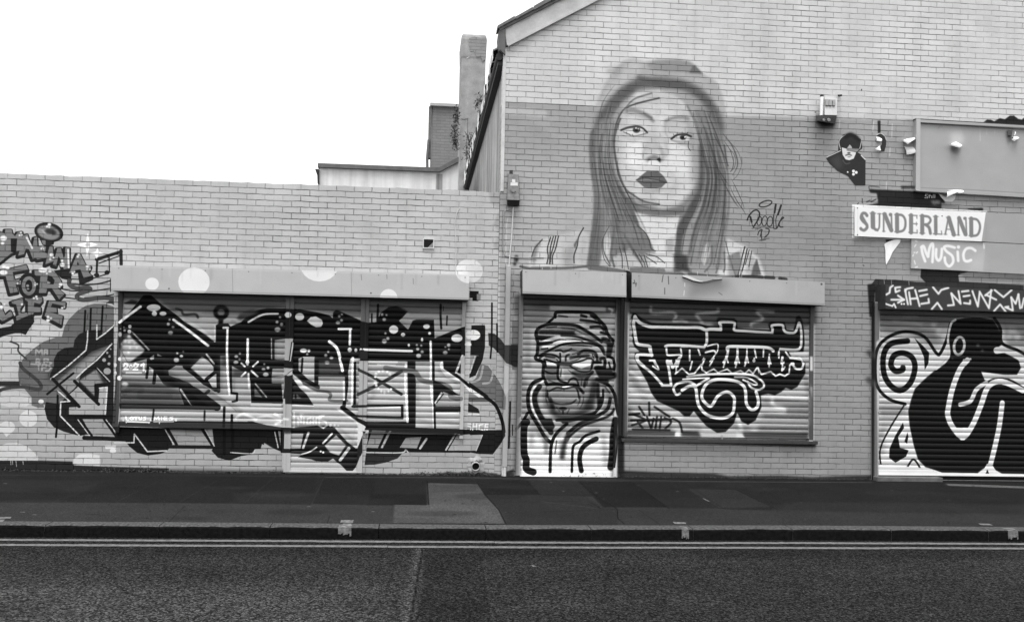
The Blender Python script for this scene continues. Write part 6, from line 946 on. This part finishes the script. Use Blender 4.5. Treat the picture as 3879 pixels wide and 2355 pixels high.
# alarm box
al = thing('alarm_box', 'grimy tapered alarm box with a pale sticker, on the wall left of the mural', 'alarm box', at(1944, 780)); q = lambda x, y, Y: at(1820+x/1.7, 620+y/1.7, Y)
MB().hexa([q(172, 232, -.11), q(252, 235, -.11), q(243, 70, -.07), q(182, 66, -.07)], [q(168, 236, 0), q(256, 238, 0), q(246, 70, 0), q(176, 66, 0)]).build('housing', M['alarm'], al)
MB().hexa([q(172, 270, -.05), q(250, 270, -.05), q(250, 236, -.10), q(172, 234, -.10)], [q(172, 270, 0), q(250, 270, 0), q(250, 236, 0), q(172, 234, 0)]).build('siren_base', M['dark'], al); MB().hexa([q(186, 66, -.03), q(208, 67, -.03), q(208, 42, -.02), q(188, 42, -.02)], [q(186, 66, 0), q(208, 67, 0), q(208, 42, 0), q(188, 42, 0)]).build('top_bracket', M['dark'], al)
MB().hexa([q(193, 142, -.093), q(241, 143, -.093), q(240, 122, -.088), q(194, 121, -.088)], [q(193, 142, -.08), q(241, 143, -.08), q(240, 122, -.08), q(194, 121, -.08)]).hexa([q(203, 120, -.088), q(225, 121, -.088), q(224, 101, -.082), q(203, 100, -.082)], [q(203, 120, -.07), q(225, 121, -.07), q(224, 101, -.07), q(203, 100, -.07)]).build('sticker', M['plastic'], al)
bl = MB(); cc_ = q(211, 168, -.098); bl.tube([(cc_[0], -.10, cc_[2]), (cc_[0], -.112, cc_[2])], .035, 20); bl.build('round_lens', M['alarm'], al)
# floodlight
q = lambda x, y, Y: at(3050+x/3.649, 330+y/3.649, Y)
fl_ = thing('floodlight', 'pale wall floodlight with a black lens underneath, right of the mural', 'lamp', q(310, 330, 0))
MB().hexa([q(270, 385, -.16), q(440, 390, -.16), q(440, 160, -.10), q(270, 150, -.10)], [q(255, 385, 0), q(440, 390, 0), q(440, 160, 0), q(262, 150, 0)]).build('housing', plain('pale_enamel', .46, .5, .35, 8., .1), fl_)
MB().box(q(285, 250, -.15)[0], q(325, 250, -.15)[0], -.150, -.12, q(300, 250, -.15)[2], q(300, 170, -.15)[2]).box(q(332, 250, -.15)[0], q(372, 250, -.15)[0], -.150, -.12, q(300, 250, -.15)[2], q(300, 170, -.15)[2]).box(q(384, 250, -.15)[0], q(420, 250, -.15)[0], -.150, -.12, q(300, 250, -.15)[2], q(300, 170, -.15)[2]).build('grille_panels', M['mid'], fl_)
q1, q2 = q(230, 135, -.09), q(225, 395, -.09); MB().tube([q1, q2], [.020, .023], 14).build('white_side_tube', M['white'], fl_); MB().tube([(q1[0], q1[1], q1[2]+.0), (q1[0], q1[1], q1[2]+.022)], .023, 12).build('tube_cap', M['dark'], fl_)
MB().hexa([q(150, 465, -.15), q(415, 510, -.15), q(436, 395, -.17), q(145, 395, -.15)], [q(160, 470, 0), q(415, 505, 0), q(436, 395, 0), q(150, 395, 0)]).build('lamp_head', M['sheetdark'], fl_)
for (x, y, r) in ((262, 450, .018), (330, 450, .024)): p_ = q(x, y, -.166); MB().tube([(p_[0], -.15, p_[2]), (p_[0], -.172, p_[2]-.006)], [r, r*.8], 14).build('glass_lens', M['steel'], fl_)
bk = MB(); p_ = q(470, 120, 0); bk.tube([(p_[0], 0, p_[2]), (p_[0]-.02, -.05, p_[2]-.015), (p_[0]-.06, -.09, p_[2]-.03)], .011, 8).build('bracket', M['dark'], fl_)
# sign boards
def board(m, P, y0, y1):
    A = [at(x, y, y0) for x, y in P]; return m.hexa([A[3], A[2], A[1], A[0]], [(p[0], y1, p[2]) for p in (A[3], A[2], A[1], A[0])])
bs = thing('blank_signboard', 'large blank grey signboard in a raised frame, high on the right', 'signboard', (7.6, 0, 4.4))
board(MB(), [(3484, 466), (4060, 499), (4060, 750), (3484, 716)], -.035, 0).build('panel', M['board'], bs)
fr = MB(); board(fr, [(3472, 450), (3487, 451), (3486, 724), (3469, 722)], -.065, 0); board(fr, [(3487, 453), (4060, 486), (4060, 498), (3487, 464)], -.065, 0); board(fr, [(3486, 715), (4060, 749), (4060, 758), (3486, 724)], -.06, 0); fr.build('frame', M['board'], bs); fd = MB(); board(fd, [(3467, 449), (4060, 482), (4060, 486), (3467, 452)], -.05, 0); board(fd, [(3466, 452), (3472, 452), (3469, 722), (3464, 722)], -.03, 0); fd.build('frame_edge', M['dark'], bs)
sp = thing('name_plate', 'white name plate with bold grey serif capitals reading SUNDERLAND', 'sign', (7., 0, 3.4)); board(MB(), [(3238.6, 782.7), (3732, 806), (3734, 915), (3238.6, 894)], -.05, -.028).build('plate', M['board'], sp); bt_ = MB(); board(bt_, [(3260, 786), (3700, 808), (3700, 908), (3260, 892)], -.027, 0); bt_.build('batten', M['dark'], sp)
ub = MB(); board(ub, [(3600, 801), (4060, 818), (4060, 932), (3600, 909)], -.026, 0); tag(ub.build('backing_board', M['board'], None, (7.9, 0, 3.4)), 'plain grey board running off to the right behind the white name plate', 'signboard')
mb = MB(); board(mb, [(3453, 905.5), (4060, 934), (4060, 1047), (3452, 1016)], -.03, 0); tag(mb.build('painted_board', M['board'], None, (7.6, 0, 3.)), 'grey board with the hand-sprayed white word music, under the name plate', 'sign')
# pasted portrait
def sheet(P, y=-.004, crop='m1'):
    A = [at(CROPS[crop][0]+a/CROPS[crop][2], CROPS[crop][1]+b/CROPS[crop][2], y) for a, b in P]; return MB().prism([(p[0], p[2]) for p in A], y, y+.0035)
po_ = sheet([(455, 872), (292, 968), (292, 985), (340, 1060), (450, 1160), (590, 1230), (690, 1358), (830, 1358), (835, 1003), (775, 940), (722, 905), (708, 905), (575, 880), (578, 850), (760, 855), (775, 760), (770, 715), (695, 665), (620, 635), (530, 660), (470, 730), (468, 800), (490, 880)]).build('pasted_portrait', M['paper'], None, at(3220, 600)); tag(po_, 'torn paper cut-out of a dark-haired man in a dark jacket pasted on the brick wall', 'poster')
st_ = sheet([(1000, 655), (1040, 638), (1085, 665), (1122, 720), (1122, 800), (1095, 890), (1040, 892), (1028, 842), (1060, 790), (1060, 745), (975, 735), (978, 690)]).build('paper_strip', M['paper'], None, at(3335, 545)); tag(st_, 'curved dark strip of torn paper below a black painted bar', 'paper')
def flap(name, crop, P, back, label, bend=.07, mat_='white'):
    "a curl of torn paper: P the loose edge points (photo crop), back the points still stuck to the wall"
    k = CROPS[crop]; A = [at(k[0]+a/k[2], k[1]+b/k[2], 0) for a, b in back]; B = [at(k[0]+a/k[2], k[1]+b/k[2], -bend) for a, b in P]; n = len(A); m = MB(); ns = 6; V = []
    for j in range(ns+1):
        t = j/ns
        for a_, b_ in zip(A, B): V.append((a_[0]+(b_[0]-a_[0])*t, -.004-bend*math.sin(t*math.pi*.62), a_[2]+(b_[2]-a_[2])*t))
    m.add(V, [(j*n+i, j*n+i+1, (j+1)*n+i+1, (j+1)*n+i) for j in range(ns) for i in range(n-1)], True)
    m.add([(x, y+.0012, z) for x, y, z in V], [(j*n+i, (j+1)*n+i, (j+1)*n+i+1, j*n+i+1) for j in range(ns) for i in range(n-1)], True)
    return tag(m.build(name, M[mat_], None, A[0]), label, 'paper')
flap('torn_paper', 'm1', [(1345, 740), (1420, 790), (1500, 735)], [(1350, 735), (1420, 712), (1500, 700)], 'white torn paper curl beside the signboard frame, above a hanging scrap', .09)
flap('torn_paper', 'm1', [(1400, 935), (1460, 928), (1528, 910)], [(1365, 825), (1440, 828), (1525, 832)], 'grey-white hanging scrap of paper left of the signboard frame', .05, 'plastic')
flap('torn_paper', 'm1', [(985, 745), (1020, 750), (1055, 752)], [(980, 688), (1015, 695), (1055, 715)], 'small white paper flap at the top of the curved strip', .03)
flap('torn_paper', 'm1', [(965, 855), (990, 870), (1035, 880)], [(1032, 805), (1036, 835), (1038, 878)], 'small white paper flap at the foot of the curved strip', .05)
flap('torn_paper', 's2', [(580, 560), (650, 575), (728, 598)], [(600, 545), (665, 508), (740, 555)], 'white paper curl on the face of the blank signboard', .12)
flap('torn_paper', 's2', [(1468, 480), (1505, 505), (1545, 480)], [(1468, 445), (1500, 430), (1545, 450)], 'round white paper curl at the right edge of the blank signboard', .10); 
flap('torn_paper', 's2', [(1500, 425), (1512, 425)], [(1488, 345), (1508, 342)], 'narrow white paper strip above the round curl on the signboard', .05)
flap('torn_paper', 's2', [(545, 1300), (620, 1265), (690, 1235)], [(520, 1184), (610, 1184), (700, 1188)], 'white triangular paper flap hanging from the signboard bottom rail', .08); flap('torn_paper', 's2', [(700, 1240), (735, 1245), (768, 1240)], [(690, 1190), (730, 1186), (768, 1195)], 'small crumpled white paper right of the triangular flap', .07)
pl = sheet([(430, 1240), (475, 1270), (540, 1300), (620, 1275), (680, 1260), (660, 1330), (620, 1365), (530, 1360), (480, 1310)], -.005, 's2'); tag(pl.build('glue_patch', M['plastic'], None, at(3580, 745)), 'streaky grey paper residue on the brick below the signboard', 'paper')
tp_ = sheet([(545, 815), (590, 785), (680, 755), (770, 745), (760, 790), (720, 840), (660, 920), (620, 1010), (570, 1098), (562, 1040), (560, 900)], -.012, 's3'); tag(tp_.build('torn_paper', M['white'], None, at(3370, 930)), 'long white triangular paper scrap hanging under the name plate', 'paper')
fk = MB(); q = lambda x, y, Y: at(3440+x/3.74, 400+y/3.74, Y)
fk.hexa([q(1412, 420, -.08), q(1470, 430, -.09), q(1480, 345, -.08), q(1420, 350, -.07)], [q(1412, 420, 0), q(1470, 430, 0), q(1480, 345, 0), q(1420, 350, 0)]); tag(fk.build('dark_bracket', M['sheetdark'], None, q(1445, 390, 0)), 'small black bracket near the top right of the blank signboard', 'bracket')

# ------------------------------------------------------------------ buildings behind
rb = thing('rendered_building', 'pale rendered flat-topped building behind the low shop parapet', 'building', (-.5, 4.2, 0))
a, b, c = at(1209.5, 630, 4.2), at(1664, 648, 4.2), at(1737, 606, 4.2)
MB().prism([(a[0], 0), (c[0], 0), (c[0], c[2]-.04), (b[0], b[2]-.03), (a[0], a[2]-.03)], 4.2, 8.).build('wall', M['palerender'], rb)
MB().prism([(a[0]-.02, a[2]-.03), (b[0], b[2]-.03), (c[0], c[2]-.05), (c[0], c[2]+.04), (b[0]-.01, b[2]+.045), (a[0]-.02, a[2]+.04)], 4.13, 4.32).build('coping', M['slate'], rb)
st2 = MB().box(b[0]-.06, b[0]+.06, 4.192, 4.2, 3., b[2]-.06); st2.build('rain_stain', M['streak'], rb)
g_ = [at(1100+x/1.662, y/1.662, 4.18) for x, y in ((158, 1070), (182, 1072), (183, 1160), (174, 1160), (172, 1110))]; MB().prism([(p[0], p[2]) for p in g_], 4.1, 4.3).build('gutter_end', M['dark'], rb)
tb = thing('tile_hung_building', 'dark tile-hung upper storey far behind, left of the chimney', 'building', (.6, 10., 0))
a, b = at(1632, 397, 10.), at(1760, 401, 10.); MB().box(a[0]+.05, 3.2, 10., 14., 0, a[2]-.05).build('wall', M['tilehung'], tb); MB().box(a[0]-.02, 3.2, 9.9, 14.1, a[2]-.05, a[2]+.02).build('roof_edge', M['mid'], tb)
MB().box(a[0]-.05, a[0]+.03, 9.95, 10.12, at(1622, 600, 10.)[2], a[2]-.06).build('end_post', M['slate'], tb); q1, q2, q3 = at(1624, 530, 9.9), at(1618, 600, 9.9), at(1619, 655, 9.9); MB().tube([q1, q2, q3, (q3[0], q3[1], 4.)], .035, 8).build('downpipe', M['slate'], tb)
# weeds on the chimney and along the eave
def weed(px, py, Y, w_, h_, n, label, sd):
    r_ = random.Random(sd); c0 = at(px, py, Y); o = thing('wall_weed', label, 'plant', c0, 'weeds growing on the chimney and eave'); lf = MB(); stm = MB()
    for _ in range(n//16): 
        tip = (c0[0]+r_.uniform(-.5, .5)*w_, c0[1]-r_.uniform(0, .2), c0[2]+r_.uniform(-.5, .5)*h_); stm.tube([c0, ((c0[0]+tip[0])/2, c0[1]-.1, (c0[2]+tip[2])/2+.02), tip], .006, 5)
    for _ in range(int(n*.7)):
        while True:
            u, v_, t_ = r_.uniform(-1, 1), r_.uniform(-1, 1), r_.uniform(-1, 1)
            if u*u+v_*v_+t_*t_ < 1 and math.sin(u*5+sd)+math.sin(t_*6+sd*2) > -1.1: break
        p0 = Vector((c0[0]+u*w_/2, c0[1]-.08+v_*w_/3, c0[2]+t_*h_/2)); d = Vector((r_.gauss(0, 1), r_.gauss(0, 1), r_.gauss(0, .7))).normalized(); e = d.orthogonal().normalized(); l_ = r_.uniform(.035, .08); lf.add([p0, p0+d*l_*.5+e*l_*.22, p0+d*l_, p0+d*l_*.5-e*l_*.22], [(0, 1, 2, 3)])
    stm.build('stem', M['leaf'], o); lf.build('leaves', M['leaf'], o)
weed(1728, 440, 7.1, .17, .42, 150, 'upper shaggy weed on the left face of the chimney', 1); weed(1722, 500, 7.1, .20, .45, 170, 'middle shaggy weed on the left face of the chimney', 2); weed(1725, 548, 7.1, .17, .35, 130, 'lowest weed on the left face of the chimney', 3)
weed(1811, 395, 5.1, .16, .42, 110, 'weed sprouting from the eave tiles, higher up', 4); weed(1778, 545, 5.9, .22, .5, 140, 'weed tuft low on the eave beside the chimney foot', 5); weed(1765, 590, 6.2, .2, .3, 80, 'lowest weed tuft where the eave meets the parapet', 6)
# moss and dirt gathered along the foot of the walls
ms = MB('pave'); r_ = random.Random(9)
for _ in range(2600):
    x = r_.choice([r_.uniform(-5.4, -1.7), r_.uniform(-.75, 1.1), r_.uniform(-5.4, 6.2)])
    if -1.7 < x < -.7 and r_.random() < .6: continue
    y = -abs(r_.gauss(0, .035))-.004; z = abs(r_.gauss(0, .014))*(1+.8*math.sin(x*3.1)); l_ = r_.uniform(.008, .024); d = Vector((r_.gauss(0, 1), r_.gauss(0, 1), r_.gauss(0, .6))).normalized(); e = d.orthogonal().normalized(); p0 = Vector((x, y, z)); ms.add([p0, p0+d*l_*.5+e*l_*.4, p0+d*l_, p0+d*l_*.5-e*l_*.4], [(0, 1, 2, 3)])
mo = ms.build('moss', plain('moss', .045, .95, .1, 60., .6)); mo['kind'] = 'stuff'; tag(mo, 'dark moss and grit along the foot of the shop walls', 'moss')

# ------------------------------------------------------------------ light, sky, camera
sc = bpy.context.scene
wld = bpy.data.worlds.new('World'); sc.world = wld; wld.use_nodes = True; nt = wld.node_tree; bg = nt.nodes['Background']
EL, AZ = math.radians(70), math.radians(195)      # veiled sun, high over the street
sky = nt.nodes.new('ShaderNodeTexSky'); sky.sky_type = 'NISHITA'; sky.sun_disc = False; sky.sun_elevation = EL; sky.sun_rotation = AZ; sky.air_density = 1.5; sky.dust_density = 7.; sky.ozone_density = 1.
bw = nt.nodes.new('ShaderNodeRGBToBW'); nt.links.new(sky.outputs[0], bw.inputs[0]); veil = nt.nodes.new('ShaderNodeMath'); veil.operation = 'MULTIPLY_ADD'; nt.links.new(bw.outputs[0], veil.inputs[0]); veil.inputs[1].default_value = .25; veil.inputs[2].default_value = 5.; nt.links.new(veil.outputs[0], bg.inputs[0])   # cloud veil: flattens the sky
bg.inputs[1].default_value = .15
sd = bpy.data.lights.new('sun', 'SUN'); sd.energy = 1.5; sd.angle = math.radians(30); sd.color = (1, 1, 1); so_ = bpy.data.objects.new('sun', sd); C.objects.link(so_)
dirv = Vector((math.sin(AZ)*math.cos(EL), math.cos(AZ)*math.cos(EL), math.sin(EL))); so_.rotation_euler = dirv.to_track_quat('Z', 'Y').to_euler(); so_.location = (0, -6, 12)
cam = bpy.data.cameras.new('camera'); co_ = bpy.data.objects.new('camera', cam); C.objects.link(co_)
mx = Matrix([[R[i][0], R[i][2], -R[i][1], CAM[i]] for i in range(3)]+[[0, 0, 0, 1]]); co_.matrix_world = mx
cam.sensor_fit = 'HORIZONTAL'; cam.sensor_width = 36.; cam.lens = F/W*36.; cam.shift_x = -CX/W; cam.shift_y = CY/W; cam.clip_start = .05; cam.clip_end = 1000.; sc.camera = co_
sc.view_settings.view_transform = 'Standard'; sc.view_settings.look = 'None'; sc.view_settings.gamma = 1.; sc.view_settings.exposure = .82
sc.render.resolution_x, sc.render.resolution_y = 1024, 621
